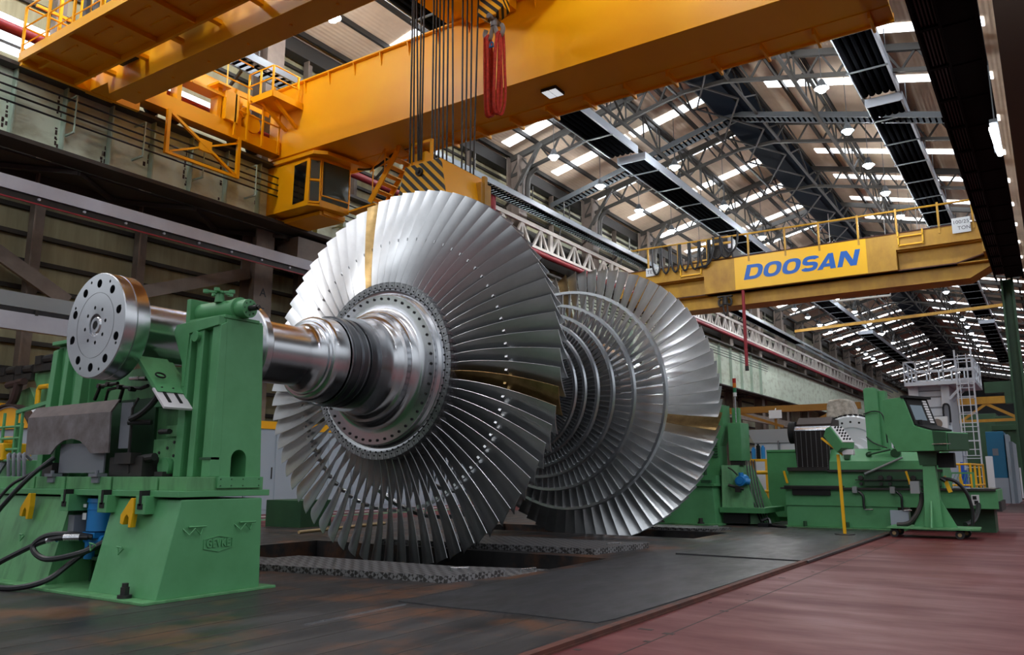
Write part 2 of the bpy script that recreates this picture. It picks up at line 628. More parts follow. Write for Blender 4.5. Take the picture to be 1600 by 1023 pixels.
# steel bed, in strips around two pits
m = MB()
PITS = [(-9.6, -4.62, 6.85, 9.0), (-9.6, -4.9, 12.55, 14.15)]
bx0, bx1, by0, by1 = -12.99, -2.56, -3.0, 24.0
ys = [by0, 6.85, 9.0, 12.55, 14.15, by1]
BT = 0.012
for k in range(5):
    if k in (1, 3):
        p = PITS[k // 2]
        m.box(bx0, p[0], ys[k], ys[k + 1], -0.3, BT)
        m.box(p[1], bx1, ys[k], ys[k + 1], -0.3, BT)
    else:
        m.box(bx0, bx1, ys[k], ys[k + 1], -0.3, BT)
bed = m.build('floor_steel_bed', M['bed'], None, smooth=False)
struct(bed)
for i, p in enumerate(PITS):
    m = MB()
    a, b, c, d = p
    m.box(a - 0.05, b + 0.05, c - 0.05, d + 0.05, -1.4, -1.3)
    m.box(a - 0.05, a, c - 0.05, d + 0.05, -1.3, -0.301)
    m.box(b, b + 0.05, c - 0.05, d + 0.05, -1.3, -0.301)
    m.box(a, b, c - 0.05, c, -1.3, -0.301)
    m.box(a, b, d, d + 0.05, -1.3, -0.301)
    struct(m.build('floor_pit_%d' % (i + 1), M['pit'], None, smooth=False))
# seams of the steel bed, running along the hall
m = MB()
random.seed(3)
for k, x in enumerate([-11.6, -10.9, -8.6, -8.1, -5.72, -5.2, -4.86, -4.5, -4.2, -3.92, -3.55, -3.2, -2.9]):
    y0 = -3
    y1 = 5.6 if -9.2 > x else (6.1 if x < -4.6 else 6.8)
    if -9.3 < x < -5.9:
        y1 = 3.7
    m.box(x - 0.006, x + 0.006, y0, y1, BT - 0.01, BT + 0.0015)
m.box(-5.3, -2.56, 2.1, 2.11, BT - 0.01, BT + 0.0015)
for x in (-4.1, -3.6, -3.0):
    m.box(x - 0.006, x + 0.006, 15.5, 19, BT - 0.01, BT + 0.0015)
struct(m.build('floor_seams', M['girt'], None, smooth=False))
# rusty edge angle of the bed and the saw cut in the concrete
m = MB()
m.box(-2.56, -2.50, -3, 15.5, -0.1, 0.035)
m.box(-2.50, -2.49, -3, 15.5, 0, 0.012)
struct(m.build('trim_1', M['rust'], None, smooth=False))
m = MB()
m.box(-2.176, -2.166, -3, 24.0, -0.01, 0.0012)
random.seed(5)
for k in range(26):                      # broken edges and cracks along the strip
    y = random.uniform(2.5, 15)
    x = random.uniform(-2.47, -2.2)
    m.box(x, x + random.uniform(0.02, 0.10), y, y + random.uniform(0.01, 0.05), -0.01, 0.0013)
struct(m.build('trim_2', M['girt'], None, smooth=False))
# floor grating and drain further back in the aisle
m = MB()
for k in range(16):
    y = 26 + k * 0.5
    m.box(-1.5, -0.6, y, y + 0.2, 0.0, 0.004)
struct(m.build('floor_drain', M['girt'], None, smooth=False))

# --- left wall: cladding, girts, translucent strips
m = MB()
m.box(-19.35, -19.2, 5.0, 33.0, -0.3, 15.2)
m.box(-19.35, -19.2, Y_NEAR, 5.0, 9.0, 15.2)          # unseen opening added below, lets daylight onto flange and blades
m.box(-19.35, -19.2, Y_NEAR, -9.0, -0.3, 9.0)
struct(m.build('wall_left', M['wall'], None, smooth=False))
m = MB()
m.box(-19.35, -19.2, 33.0, Y_FAR, -0.3, 15.2)
struct(m.build('wall_left_far', M['wall_far'], None, smooth=False))
m = MB()
for k in range(24):
    z = 0.8 + k * 0.62
    m.box(-19.2, -19.1, 5.0 if z < 9 else Y_NEAR, 70, z, z + 0.10)
for i, o in enumerate(build_each(m, 'girt', M['girt'], None, smooth=False)):
    o.name = 'trim_%d' % (10 + i)
    struct(o)
for i, (z0, z1) in enumerate([(11.24, 11.42), (10.80, 11.08), (10.56, 10.70)]):
    m = MB()
    m.box(-19.19, -19.06, Y_NEAR, 17.5, z0, z1)
    struct(m.build('window_%d' % (i + 1), M['clere'], None, smooth=False))
# clearstory windows added out of view to give the front blades a bright reflection
for i, y in enumerate((-12, -8, -4, 0)):
    m = MB()
    m.box(-19.19, -19.08, y, y + 3.2, 12.6, 14.6)
    struct(m.build('window_%d' % (4 + i), M['clere'], None, smooth=False))
# far end wall
m = MB()
m.box(-40, 30, Y_FAR, Y_FAR + 0.3, -0.3, 22)
struct(m.build('wall_far_end', M['far_wall'], None, smooth=False))

# --- roof deck
def slope_box(mb, x0, x1, y0, y1, dz, th):
    """slab that follows the roof slope between x0 and x1, its underside dz below the deck line"""
    z0, z1 = roof_z(x0) - dz, roof_z(x1) - dz
    mb.hexa([(x0, y0, z0), (x1, y0, z1), (x1, y1, z1), (x0, y1, z0), (x0, y0, z0 + th), (x1, y0, z1 + th), (x1, y1, z1 + th), (x0, y1, z0 + th)])


m = MB()
slope_box(m, -19.4, RIDGE_X, Y_NEAR, Y_FAR, 0, 0.1)
slope_box(m, RIDGE_X, -0.2, Y_NEAR, Y_FAR, 0, 0.1)
struct(m.build('ceiling', M['roof'], None, smooth=False))
# lower roof of the neighbouring bay beyond the near runway beam
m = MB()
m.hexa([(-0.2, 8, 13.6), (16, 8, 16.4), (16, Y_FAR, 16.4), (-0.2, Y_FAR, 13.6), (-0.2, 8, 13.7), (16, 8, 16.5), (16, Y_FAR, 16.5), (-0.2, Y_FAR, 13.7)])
struct(m.build('ceiling_right_bay', M['roof_shaded'], None, smooth=False))
# skylights
SKY_Y = [27.0 + 4.1 * k for k in range(-9, 29)]
n = 7
for y in SKY_Y:
    w = 0.30
    if y < 60:
        spans = [(-18.3, -14.5), (-14.3, -10.5), (-8.3, -4.5), (-4.3, -0.5)]
    else:
        spans = [(-18.3, -10.4), (-8.3, -0.4)]
    for a, b in spans:
        n += 1
        m = MB()
        slope_box(m, a, b, y - w, y + w, 0.03, 0.02)
        struct(m.build('window_%d' % n, M['sky'], None, smooth=False))
# purlins, along the hall
m = MB()
for k in range(7):
    for x in (-18.6 + k * 1.32, -1.0 - k * 1.32):
        z = roof_z(x)
        m.box(x - 0.05, x + 0.05, Y_NEAR, Y_FAR, z - 0.2, z - 0.02)
for i, o in enumerate(build_each(m, 'purlin', M['purlin'], None, smooth=False)):
    o.name = 'trim_%d' % (40 + i)
    struct(o)
# ridge lining
m = MB()
m.prism([(-10.75, 16.30), (-8.85, 16.30), (-9.3, 15.75), (-10.3, 15.75)], Y_NEAR, Y_FAR, 'Y')
struct(m.build('ceiling_ridge_lining', M['navy'], None, smooth=False))
# eaves beam on the left
m = MB()
m.box(-19.1, -18.7, Y_NEAR, Y_FAR, 14.1, 14.6)
struct(m.build('trim_3', M['purlin'], None, smooth=False))

# --- roof trusses, one frame at every column
FRAME_Y = [14.45 + 6.7 * k for k in range(-3, 20)]
FR = [y for y in FRAME_Y if y > 6]


def truss(y, full):
    t = thing('roof_truss', '', 'roof truss', (RIDGE_X, y, 14.6), 'roof trusses')
    m = MB()
    hb = 0.16 if full else 0.2
    for s in (-1, 1):
        xe = RIDGE_X + s * 9.0
        zt, ze = roof_z(RIDGE_X) - 0.32, roof_z(xe) - 0.32
        m.bar((RIDGE_X, y, zt), (xe, y, ze), 0.16, 0.24)
    m.build('rafter', M['truss'], t, smooth=False)
    m = MB()
    for s in (-1, 1):
        xe = RIDGE_X + s * 9.0
        m.bar((RIDGE_X + s * 0.8, y, 15.55), (xe, y, 13.75), 0.13, 0.13)
        m.bar((RIDGE_X + s * 0.8, y, 15.55), (RIDGE_X, y, 15.55), 0.13, 0.13)
    m.build('bottom_chord', M['truss'], t, smooth=False)
    for s in (-1, 1):
        m = MB()
        K = 8 if full else 5
        for k in range(K):
            xa = RIDGE_X + s * (0.8 + k * 8.0 / K)
            xb = RIDGE_X + s * (0.8 + (k + 1) * 8.0 / K)
            f = lambda x: 15.55 - (abs(x - RIDGE_X) - 0.8) * (1.8 / 8.2)
            xm = (xa + xb) / 2
            m.bar((xa, y, f(xa)), (xm, y, roof_z(xm) - 0.35), 0.07)
            m.bar((xm, y, roof_z(xm) - 0.35), (xb, y, f(xb)), 0.07)
        m.build('web', M['truss'], t, smooth=False)
    return t


for i, y in enumerate(FR):
    t = truss(y, i < 7)
    t['label'] = 'grey roof truss across the hall, %s from the near end' % ORD[i]

# longitudinal lattice trusses under both slopes
for lab, x, zb in (('grey lattice girder running lengthwise under the left roof slope', -13.0, 14.75), ('grey lattice girder running lengthwise under the right roof slope', -6.4, 14.75)):
    t = thing('lattice_girder', lab, 'girder', (x, 6, zb))
    zt = roof_z(x) - 0.3
    m = MB()
    m.bar((x, 6, zb), (x, 130, zb), 0.11)
    m.bar((x, 6, zt), (x, 130, zt), 0.11)
    build_each(m, 'chord', M['truss'], t, smooth=False)
    m = MB()
    for k in range(60):
        y = 6 + k * 1.675
        m.bar((x, y, zb if k % 2 else zt), (x, y + 1.675, zt if k % 2 else zb), 0.07)
        m.bar((x, y, zb), (x, y, zt), 0.05)
    m.build('web', M['truss'], t, smooth=False)

# dark cross bracing under the ridge
t = thing('ridge_bracing', 'dark cross bracing hung under the roof ridge', 'bracing', (RIDGE_X, 6, 15.5))
for sx in (-1, 1):
    m = MB()
    x = RIDGE_X + sx * 1.05
    m.bar((x, 6, 15.5), (x, 120, 15.5), 0.09)
    for k in range(34):
        y = 6 + k * 3.35
        m.bar((x, y, 15.5), (x, y + 1.675, 16.3), 0.06)
        m.bar((x, y + 1.675, 16.3), (x, y + 3.35, 15.5), 0.06)
    m.build('web', M['purlin'], t, smooth=False)
m = MB()
for k in range(34):
    y = 6 + k * 3.35
    m.bar((RIDGE_X - 0.85, y, 15.5), (RIDGE_X + 0.85, y + 3.35, 15.5), 0.06)
    m.bar((RIDGE_X + 0.85, y, 15.5), (RIDGE_X - 0.85, y + 3.35, 15.5), 0.06)
m.build('diagonals', M['purlin'], t, smooth=False)

# inclined grated cable trays below the roof
for i, y in enumerate((31.5, 58.0)):
    t = thing('cable_tray', 'dark grated cable tray sloping under the roof, %s from the camera' % ORD[i], 'cable tray', (RIDGE_X, y, 14))
    for s in (-1, 1):
        m = MB()
        for dy in (-0.3, 0.3):
            m.bar((RIDGE_X, y + dy, 15.75), (RIDGE_X + s * 8.8, y + dy, 13.45), 0.05, 0.22)
        build_each(m, 'side_rail', M['grating'], t, smooth=False)
        m = MB()
        for k in range(44):
            f = k / 44
            x = RIDGE_X + s * 8.8 * f
            z = 15.68 - 2.3 * f
            m.box(x - 0.03, x + 0.03, y - 0.28, y + 0.28, z - 0.02, z + 0.02)
        m.build('grating', M['panel_black'], t, smooth=False)

# --- columns of the left wall
def column(y, lab, wide=0.62, label_text=None):
    t = thing('steel_column', lab, 'column', (-18.3, y, 0), 'columns of the left wall')
    m = MB()
    m.box(-18.62, -18.56, y - wide / 2, y + wide / 2, 0, 14.6)
    m.box(-18.04, -17.98, y - wide / 2, y + wide / 2, 0, 7.86)
    m.box(-18.06, -17.98, y - wide / 2, y + wide / 2, 9.6, 14.6)
    build_each(m, 'flange', M['column'], t, smooth=False)
    m = MB()
    m.box(-18.56, -18.04, y - 0.03, y + 0.03, 0, 14.6)
    m.build('web', M['column'], t, smooth=False)
    if label_text:
        for ch, z in label_text:
            text_mesh('lettering', ch, 0.34, M['sign_black'], t, face_mat((-17.974, y, z), (0, 1, 0), (0, 0, 1)), 0.002)
    return t


for i, y in enumerate([y for y in FRAME_Y if 9 < y < 120]):
    column(y, ('taupe steel column of the left wall lettered A F' if abs(y - 14.45) < 0.1 else 'taupe steel column of the left wall, %s from the camera' % ORD[i]),
           label_text=[('A', 6.0), ('F', 5.45)] if abs(y - 14.45) < 0.1 else None)
# lighter wall posts between the columns
pi = 0
for y in [6.1, 8.75, 11.3, 16.5, 18.7, 25.2, 31.8, 38.5, 45.2, 52, 58.6, 65, 72]:
    m = MB()
    m.box(-18.95, -18.9, y - 0.16, y + 0.16, 0, 14.3)
    m.box(-19.05, -18.95, y - 0.03, y + 0.03, 0, 14.3)
    m.box(-18.9, -18.72, y - 0.16, y - 0.12, 0, 14.3)
    o = m.build('cladding_post', M['column'], None, smooth=False, loc=(-18.9, y, 0))
    tag(o, 'slim taupe wall post on the left cladding, %s from the camera' % ORD[pi], 'post', 'wall posts')
    pi += 1
# diagonal braces in the wall
braces = [((-18.5, 4.2, 7.6), (-18.5, 9.4, 4.9), 'brace sloping down towards the front flange'),
          ((-18.45, 14.3, 6.6), (-18.45, 9.6, 4.9), 'brace rising to the lettered wall column'),
          ((-18.45, 14.3, 5.3), (-18.45, 11.6, 2.6), 'lower brace meeting the lettered wall column'),
          ((-18.45, 2.4, 5.4), (-18.45, 7.4, 2.2), 'low brace at the near end of the wall'),
          ((-18.45, 55, 5.8), (-18.45, 49.5, 1.8), 'dark brace in the wall far behind the rear green pedestal')]
for a, b, l in braces:
    m = MB()
    m.bar(a, b, 0.10, 0.32)
    o = m.build('diagonal_brace', M['column'], None, smooth=False, loc=a)
    tag(o, 'taupe diagonal ' + l, 'brace', 'wall braces')

# --- runway girder of the left wall
t = thing('runway_girder', 'pale green rust-streaked crane runway girder along the left wall', 'girder', (-17.5, 0, 8))
m = MB()
m.box(-17.66, -17.6, Y_NEAR, 28, 7.95, 9.45)
m.box(-17.66, -17.6, 28, 140, 6.75, 9.45)
build_each(m, 'web', M['pale_green'], t, smooth=False)
m = MB()
m.box(-17.95, -17.3, Y_NEAR, 140, 9.45, 9.52)
m.box(-17.95, -17.3, Y_NEAR, 28, 7.86, 7.95)
m.box(-17.95, -17.3, 28, 140, 6.68, 6.75)
build_each(m, 'flange', M['column_dark'], t, smooth=False)
yy = 1.0
ks = 0
while yy < 60:
    if ks % 2 == 0 or yy > 20:
        pass
    m = MB()
    z0 = 7.95 if yy < 28 else 6.75
    m.box(-17.6, -17.42, yy - 0.015, yy + 0.015, z0, 9.45)
    m.build('stiffener', M['pale_stiff'], t, smooth=False)
    yy += 1.06 if yy < 28 else 2.2
    ks += 1
m = MB()
m.box(-17.66, -17.56, Y_NEAR, 140, 9.52, 9.66)
m.build('rail', M['dark_steel'], t, smooth=False)
m = MB()
random.seed(9)
for k in range(46):
    yq = 2.0 + random.choice(range(0, 14)) * 1.06 + random.uniform(-0.08, 0.08)
    zq = random.uniform(8.0, 8.9)
    for j in range(random.choice((1, 2, 3, 4))):
        hq = random.uniform(0.03, 0.12)
        m.box(-17.602, -17.597, yq + random.uniform(-0.02, 0.02), yq + random.uniform(0.03, 0.05), zq, zq + hq)
        zq += hq + random.uniform(0.01, 0.05)
o = m.build('rust_flakes', M['reddish_dark'], t, smooth=False)
o['kind'] = 'stuff'
# catwalk bracing below the girder
t = thing('girder_bracing', 'dark horizontal bracing under the pale green runway girder', 'bracing', (-18.4, 0, 7.7))
m = MB()
for yb in range(0, 60, 3):
    m.bar((-17.8, yb, 7.72 if yb < 28 else 6.6), (-18.95, yb + 1.5, 7.72 if yb < 28 else 6.6), 0.1)
    m.bar((-18.95, yb + 1.5, 7.72 if yb < 28 else 6.6), (-17.8, yb + 3, 7.72 if yb < 28 else 6.6), 0.1)
build_each(m, 'diagonal', M['column_dark'], t, smooth=False)
m = MB()
m.box(-18.98, -18.86, -4, 60, 7.62, 7.8)
m.box(-18.98, -17.95, -4, 28, 7.80, 7.84)
build_each(m, 'ledge', M['column_dark'], t, smooth=False)
# four conductor bars on brackets
for k, z in enumerate((9.08, 8.88, 8.72, 8.55)):
    m = MB()
    m.cyl((-17.16, -6, z), (-17.16, 60, z), 0.022, n=6)
    o = m.build('conductor_bar', M['cable'], None, loc=(-17.16, -6, z))
    tag(o, ['topmost', 'upper middle', 'lower middle', 'lowest'][k] + ' of four black conductor bars along the pale green girder', 'conductor bar', 'conductor bars')
bi = 0
y = 2.0
while y < 26 and bi < 20:
    m = MB()
    m.bar((-17.58, y, 9.2), (-17.12, y, 9.2), 0.04)
    m.bar((-17.14, y, 9.2), (-17.14, y, 8.36), 0.045, 0.02)
    m.bar((-17.58, y, 8.36), (-17.12, y, 8.36), 0.04)
    o = m.build('conductor_bracket', M['pale_stiff'], None, smooth=False, loc=(-17.58, y, 8.4))
    tag(o, 'small pale green bracket carrying the black bars, %s from the camera' % ORD[bi], 'bracket', 'conductor brackets')
    bi += 1
    y += 1.62
# red pipe along the wall
m = MB()
m.cyl((-17.84, Y_NEAR, 10.48), (-17.84, 130, 10.48), 0.12, n=14)
tag(m.build('red_pipe', M['red'], None, loc=(-17.84, 0, 10.48)), 'long dark red pipe running along the left wall above the runway girder', 'pipe')
m = MB()
m.cyl((-17.7, 25.2, 9.9), (-17.7, 25.2, 12.0), 0.13, n=12)
tag(m.build('red_downpipe', M['red'], None, loc=(-17.7, 25.2, 10)), 'short upright red pipe showing behind the edge of the front blade wheel', 'pipe')
# white lattice walkway girder
t = thing('lattice_walkway', 'white lattice walkway girder along the left wall behind the rotor', 'girder', (-17.9, 24, 10.6))
m = MB()
m.box(-17.95, -17.8, 24, 120, 11.55, 11.72)
m.box(-17.95, -17.8, 24, 120, 10.64, 10.76)
build_each(m, 'chord', M['lattice'], t, smooth=False)
m = MB()
y = 24.0
k = 0
while y < 115:
    m.bar((-17.88, y, 10.7), (-17.88, y + 0.62, 11.6), 0.09, 0.12)
    m.bar((-17.88, y + 0.62, 11.6), (-17.88, y + 1.24, 10.7), 0.09, 0.12)
    m.box(-17.92, -17.84, y + 0.56, y + 0.68, 10.7, 11.6)
    if k % 4 == 0:
        m.box(-17.94, -17.82, y - 0.15, y + 0.1, 10.64, 11.7)
    y += 1.5
    k += 1
m.build('web', M['lattice'], t, smooth=False)
m = MB()
m.box(-18.71, -18.66, 24, 120, 10.4, 11.7)
tag(m.build('wall_band', M['girt'], None, smooth=False, loc=(-18.7, 24, 10.4)), 'dark band of cladding behind the white lattice walkway', 'cladding')
# two grated catwalks along the left wall
for lab, x0, x1, z, ya in (('galvanised catwalk with grated floor along the left wall', -17.6, -16.9, 11.95, 12.0), ('upper dark cable tray along the left wall above the catwalk', -18.66, -18.2, 12.75, 28.0)):
    t = thing('grated_catwalk', lab, 'catwalk', (x0, ya, z))
    m = MB()
    m.box(x0, x0 + 0.06, ya, 120, z, z + 0.22)
    m.box(x1 - 0.06, x1, ya, 120, z, z + 0.22)
    build_each(m, 'edge_rail', M['grating'], t, smooth=False)
    m = MB()
    y = ya
    while y < 70:
        m.box(x0 + 0.06, x1 - 0.06, y, y + 0.06, z + 0.02, z + 0.06)
        y += 0.22
    m.box(x0 + 0.3, x0 + 0.34, ya, 70, z + 0.06, z + 0.09)
    m.build('grating', M['panel_black'], t, smooth=False)
    m = MB()
    y = ya + 1
    while y < 60:
        m.bar((x0, y, z), (-18.9, y, z - 0.9), 0.07)
        m.bar((x1, y, z + 0.22), (x1, y, z + 0.9), 0.04)
        y += 3.3
    build_each(m, 'bracket', M['truss'], t, smooth=False)
# upper knee braces and a hooked downpipe at the wall head
for i, y in enumerate((27.6, 34.3, 41.0, 47.7)):
    m = MB()
    m.bar((-18.2, y, 13.0), (-16.9, y, 14.9), 0.14)
    m.tube([(-17.8, y + 0.35, 12.2), (-17.8, y + 0.35, 13.2), (-17.7, y + 0.35, 13.7), (-17.3, y + 0.35, 14.0)], 0.12, 10, 3)
    o = m.build('knee_brace', M['truss'], None, loc=(-18.2, y, 13))
    tag(o, 'grey knee brace with bent pipe at the wall head, %s from the front blade wheel' % ORD[i], 'brace', 'knee braces')

# lower white beams in front of the wall columns (rails of the small wall crane)
t = thing('crane_rail_beam', 'pale grey rail beam with red conductor line crossing above the flange', 'rail beam', (-17, 0, 6.6))
m = MB()
m.box(-17.1, -16.95, Y_NEAR, 24, 6.66, 6.94)
m.build('beam', M['beam_white'], t, smooth=False)
m = MB()
m.box(-17.1, -17.0, Y_NEAR, 24, 6.52, 6.66)
m.build('conductor_housing', M['dark_steel'], t, smooth=False)
m = MB()
m.box(-17.02, -16.99, Y_NEAR, 24, 6.49, 6.52)
m.build('conductor_line', M['red'], t, smooth=False)
y = 5.0
while y < 16:
    m = MB()
    m.cyl((-17.0, y, 6.6), (-16.96, y, 6.6), 0.03, n=8)
    m.build('clamp', M['beam_white'], t)
    y += 0.95
t = thing('lower_rail_beam', 'lower pale grey rail beam passing behind the coupling flange', 'rail beam', (-17, 0, 4))
m = MB()
m.box(-17.1, -16.95, Y_NEAR, 24, 3.85, 4.2)
m.build('beam', M['beam_white'], t, smooth=False)
m = MB()
m.box(-17.2, -17.05, Y_NEAR, 24, 4.32, 4.62)
m.build('upper_rail', M['beam_grey'], t, smooth=False)
m = MB()
m.box(-17.1, -17.0, Y_NEAR, 24, 4.22, 4.30)
m.build('dark_slot', M['cable'], t, smooth=False)
y = 4.0
while y < 12:
    m = MB()
    m.box(-17.0, -16.94, y, y + 0.06, 4.18, 4.3)
    m.build('clamp', M['dark_steel'], t, smooth=False)
    y += 0.8
m = MB()
m.box(-17.1, -16.9, 40, 75, 4.6, 5.1)
tag(m.build('far_rail_beam', M['column'], None, smooth=False, loc=(-17, 40, 4.8)), 'taupe rail beam on the left wall behind the rear pedestal', 'rail beam')
# brown box above the beam, near the lettered column
m = MB()
m.box(-18.4, -17.5, 15.2, 17.6, 7.0, 7.75)
tag(m.build('brown_box', M['column'], None, smooth=False, loc=(-18, 16, 7.0)), 'plain brown box above the pale rail beam below the crane cab', 'box')

# --- dark corrugated ducts hung under the roof
def duct(x0, x1, y0, y1, z, lab):
    t = thing('ceiling_duct', lab, 'duct', ((x0 + x1) / 2, y0, z), 'dark ducts under the roof')
    w = (x1 - x0 - 0.16)
    m = MB()
    nb = 5
    for k in range(nb):
        xa = x0 + 0.08 + k * w / nb
        m.cyl((xa + w / nb / 2, y0 + 0.05, z + 0.16), (xa + w / nb / 2, y1 - 0.05, z + 0.16), w / nb / 2, n=10)
    m.box(x0 + 0.08, x1 - 0.08, y0 + 0.02, y1 - 0.02, z + 0.16, z + 0.26)
    build_each(m, 'tube', M['panel_black'], t)
    m = MB()
    m.box(x0 + 0.04, x0 + 0.08, y0, y1, z + 0.06, z + 0.34)
    m.box(x1 - 0.08, x1, y0, y1, z + 0.02, z + 0.34)
    build_each(m, 'side_plate', M['panel_edge'], t, smooth=False)
    m = MB()
    m.box(x0 + 0.08, x1 - 0.08, y0, y0 + 0.05, z, z + 0.32)
    m.build('end_plate', M['panel_edge'], t, smooth=False)
    m = MB()
    y = y0 + 1.4
    while y < y1 - 0.5:
        m.box(x0, x1, y, y + 0.06, z - 0.04, z + 0.0)
        y += 2.6
    build_each(m, 'strap', M['grating'], t, smooth=False)
    m = MB()
    y = y0 + 1.4
    while y < y1 - 0.5:
        for x in (x0 + 0.04, x1 - 0.04):
            m.cyl((x, y, z + 0.3), (x, y, roof_z(x) - 0.1), 0.016, n=5)
        y += 2.6
    build_each(m, 'hanger', M['grating'], t, smooth=False)


for x0, x1, side in ((-14.5, -13.15, 'left'), (-4.54, -3.25, 'right')):
    for i, (a, b) in enumerate(((2.0, 29.2), (29.9, 52.0), (62, 78), (81, 112))):
        duct(x0, x1, a, b, 14.1, 'dark corrugated duct hung under the %s roof slope, %s from the camera' % (side, ORD[i]))

# --- high bay lamps
def lamp_proto(x, y):
    t = thing('high_bay_lamp', 'hanging bell lamp', 'lamp', (x, y, 13.5), 'high bay lamps')
    m = MB()
    m.cyl((x, y, 13.5), (x, y, 13.62), 0.24, 0.15, n=14, caps=False)
    m.cyl((x, y, 13.62), (x, y, 13.82), 0.15, 0.07, n=14)
    m.build('reflector', M['grating'], t)
    m = MB()
    m.cyl((x, y, 13.38), (x, y, 13.52), 0.10, 0.20, n=14)
    m.build('lens', M['lamp'], t)
    m = MB()
    m.cyl((x, y, 13.82), (x, y, roof_z(x)), 0.012, n=5)
    m.build('hanger', M['grating'], t, smooth=False)
    return t


rows = [(-15.5, [14.3 + 4.0 * k for k in range(22)], 'left'), (-5.2, [10.2 + 4.0 * k for k in range(22)], 'right'), (-11.9, [30 + 6.0 * k for k in range(10)], 'middle')]
for x, yl, nm in rows:
    for k, y in enumerate(yl):
        lab = 'bright bell lamp under the roof, %s of the %s row' % (ORD[k], nm)
        if k == 0:
            lp = lamp_proto(x, y)
            lp['label'] = lab
        else:
            dup(lp, (0, y - yl[0], 0), lab)
        if k < 14 and k % 2 == 0:
            L = bpy.data.lights.new('lamp_light', 'POINT')
            L.energy = LAMP_W * 4
            L.shadow_soft_size = 0.22
            L.color = (0.93, 0.96, 1.0)
            lo = bpy.data.objects.new('lamp_light', L)
            COL.objects.link(lo)
            lo.location = (x, y, 13.4)
# lamps of the unseen near part of the hall and of the neighbouring bay
for x, y, z, e in ((-5.2, 2, 13.4, 1), (-15.5, 2, 13.4, 1), (-15.5, 8, 13.4, 1), (-10, -6, 13.4, 1.3), (4.0, 2, 12.5, 1.4), (5.0, 10, 12.5, 1.2), (4.0, 20, 12.5, 1.0), (2.0, -8, 12.5, 1.2)):
    L = bpy.data.lights.new('lamp_light', 'POINT')
    L.energy = LAMP_W * 4 * e
    L.shadow_soft_size = 0.25
    L.color = (0.93, 0.96, 1.0)
    lo = bpy.data.objects.new('lamp_light', L)
    COL.objects.link(lo)
    lo.location = (x, y, z)

# --- near runway beam on the right, seen from below
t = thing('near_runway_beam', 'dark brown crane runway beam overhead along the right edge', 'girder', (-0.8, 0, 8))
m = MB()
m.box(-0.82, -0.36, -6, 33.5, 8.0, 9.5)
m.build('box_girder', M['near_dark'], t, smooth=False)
m = MB()
y = 3.0
while y < 33:
    m.box(-1.16, -0.82, y, y + 0.08, 8.0, 8.5)
    m.box(-0.82, -0.3, y + 0.04, y + 0.12, 7.97, 8.0)
    y += 1.5
build_each(m, 'stiffener', M['near_dark'], t, smooth=False)
m = MB()
m.box(-1.2, -1.16, -6, 33.5, 7.98, 8.5)
m.box(-0.86, -0.82, -6, 33.5, 7.94, 8.06)
m.box(-0.36, -0.30, -6, 33.5, 7.92, 8.10)
build_each(m, 'flange', M['near_dark'], t, smooth=False)
m = MB()
for k in range(5):
    m.cyl((-1.1 + k * 0.055, -6, 8.06), (-1.1 + k * 0.055, 33, 8.06), 0.014, n=5)
build_each(m, 'conductor_rod', M['reddish_dark'], t)
m = MB()
m.box(-1.16, -0.82, -6, 33.5, 8.16, 8.2)
m.build('web_plate', M['near_dark'], t, smooth=False)
# green column that carries it
t = thing('aisle_column', 'dark green steel column at the far right edge of the aisle', 'column', (-0.85, 33.8, 0))
m = MB()
m.box(-1.05, -0.98, 33.5, 34.1, 0, 8.0)
m.box(-0.72, -0.65, 33.5, 34.1, 0, 8.0)
build_each(m, 'flange', M['green_dark'], t, smooth=False)
m = MB()
m.box(-0.98, -0.72, 33.77, 33.83, 0, 8.0)
m.build('web', M['green_dark'], t, smooth=False)
m = MB()
m.box(-1.9, -1.05, 33.6, 34.0, 3.9, 4.3)
m.box(-1.3, -1.05, 33.6, 34.0, 3.5, 3.9)
m.build('bracket', M['green_dark'], t, smooth=False)
# stained concrete corbel and louvred unit high at the right corner
t = thing('concrete_corbel', 'stained concrete corbel high in the top right corner', 'corbel', (-0.2, 8, 8.6))
m = MB()
m.box(-0.28, 0.5, 9.0, 11.2, 9.2, 12.6)
m.build('block', M['concrete'], t, smooth=False)
m = MB()
m.box(-0.30, 0.5, 8.6, 9.0, 9.9, 10.02)
m.build('ledge', M['pipe_pale'], t, smooth=False)
t = thing('louvred_unit', 'dark louvred box at the very top right corner', 'ventilator', (-0.2, 7.0, 9))
m = MB()
m.box(-0.29, 0.4, 6.7, 7.9, 9.0, 10.4)
m.build('housing', M['near_dark'], t, smooth=False)
m = MB()
for k in range(5):
    m.box(-0.31, -0.2, 6.75, 7.85, 9.1 + k * 0.25, 9.22 + k * 0.25)
m.build('louvres', M['grey_plate'], t, smooth=False)
t = thing('strip_lamp', 'white strip lamp glowing at the right edge below the dark beam', 'lamp', (-0.3, 16, 6.6))
m = MB()
m.cyl((-0.33, 14.6, 6.55), (-0.28, 15.9, 6.55), 0.05, n=10)
m.build('tube', M['lamp'], t)
m = MB()
m.box(-0.36, -0.24, 14.5, 16.0, 6.61, 6.67)
m.bar((-0.3, 15.2, 6.67), (-0.3, 15.2, 8.0), 0.02)
m.build('housing', M['grating'], t, smooth=False)
# ================================================================== THE TURBINE ROTOR
rotor = thing('turbine_rotor', 'huge bright steel turbine rotor with two bladed wheels lying on green pedestals', 'turbine rotor', (RX, 8.0, RZ))
TIP = 2.475
HUB = 1.13
Y1, Y2, YM = 8.0, 13.28, 10.64


def mir(y):
    return 2 * YM - y


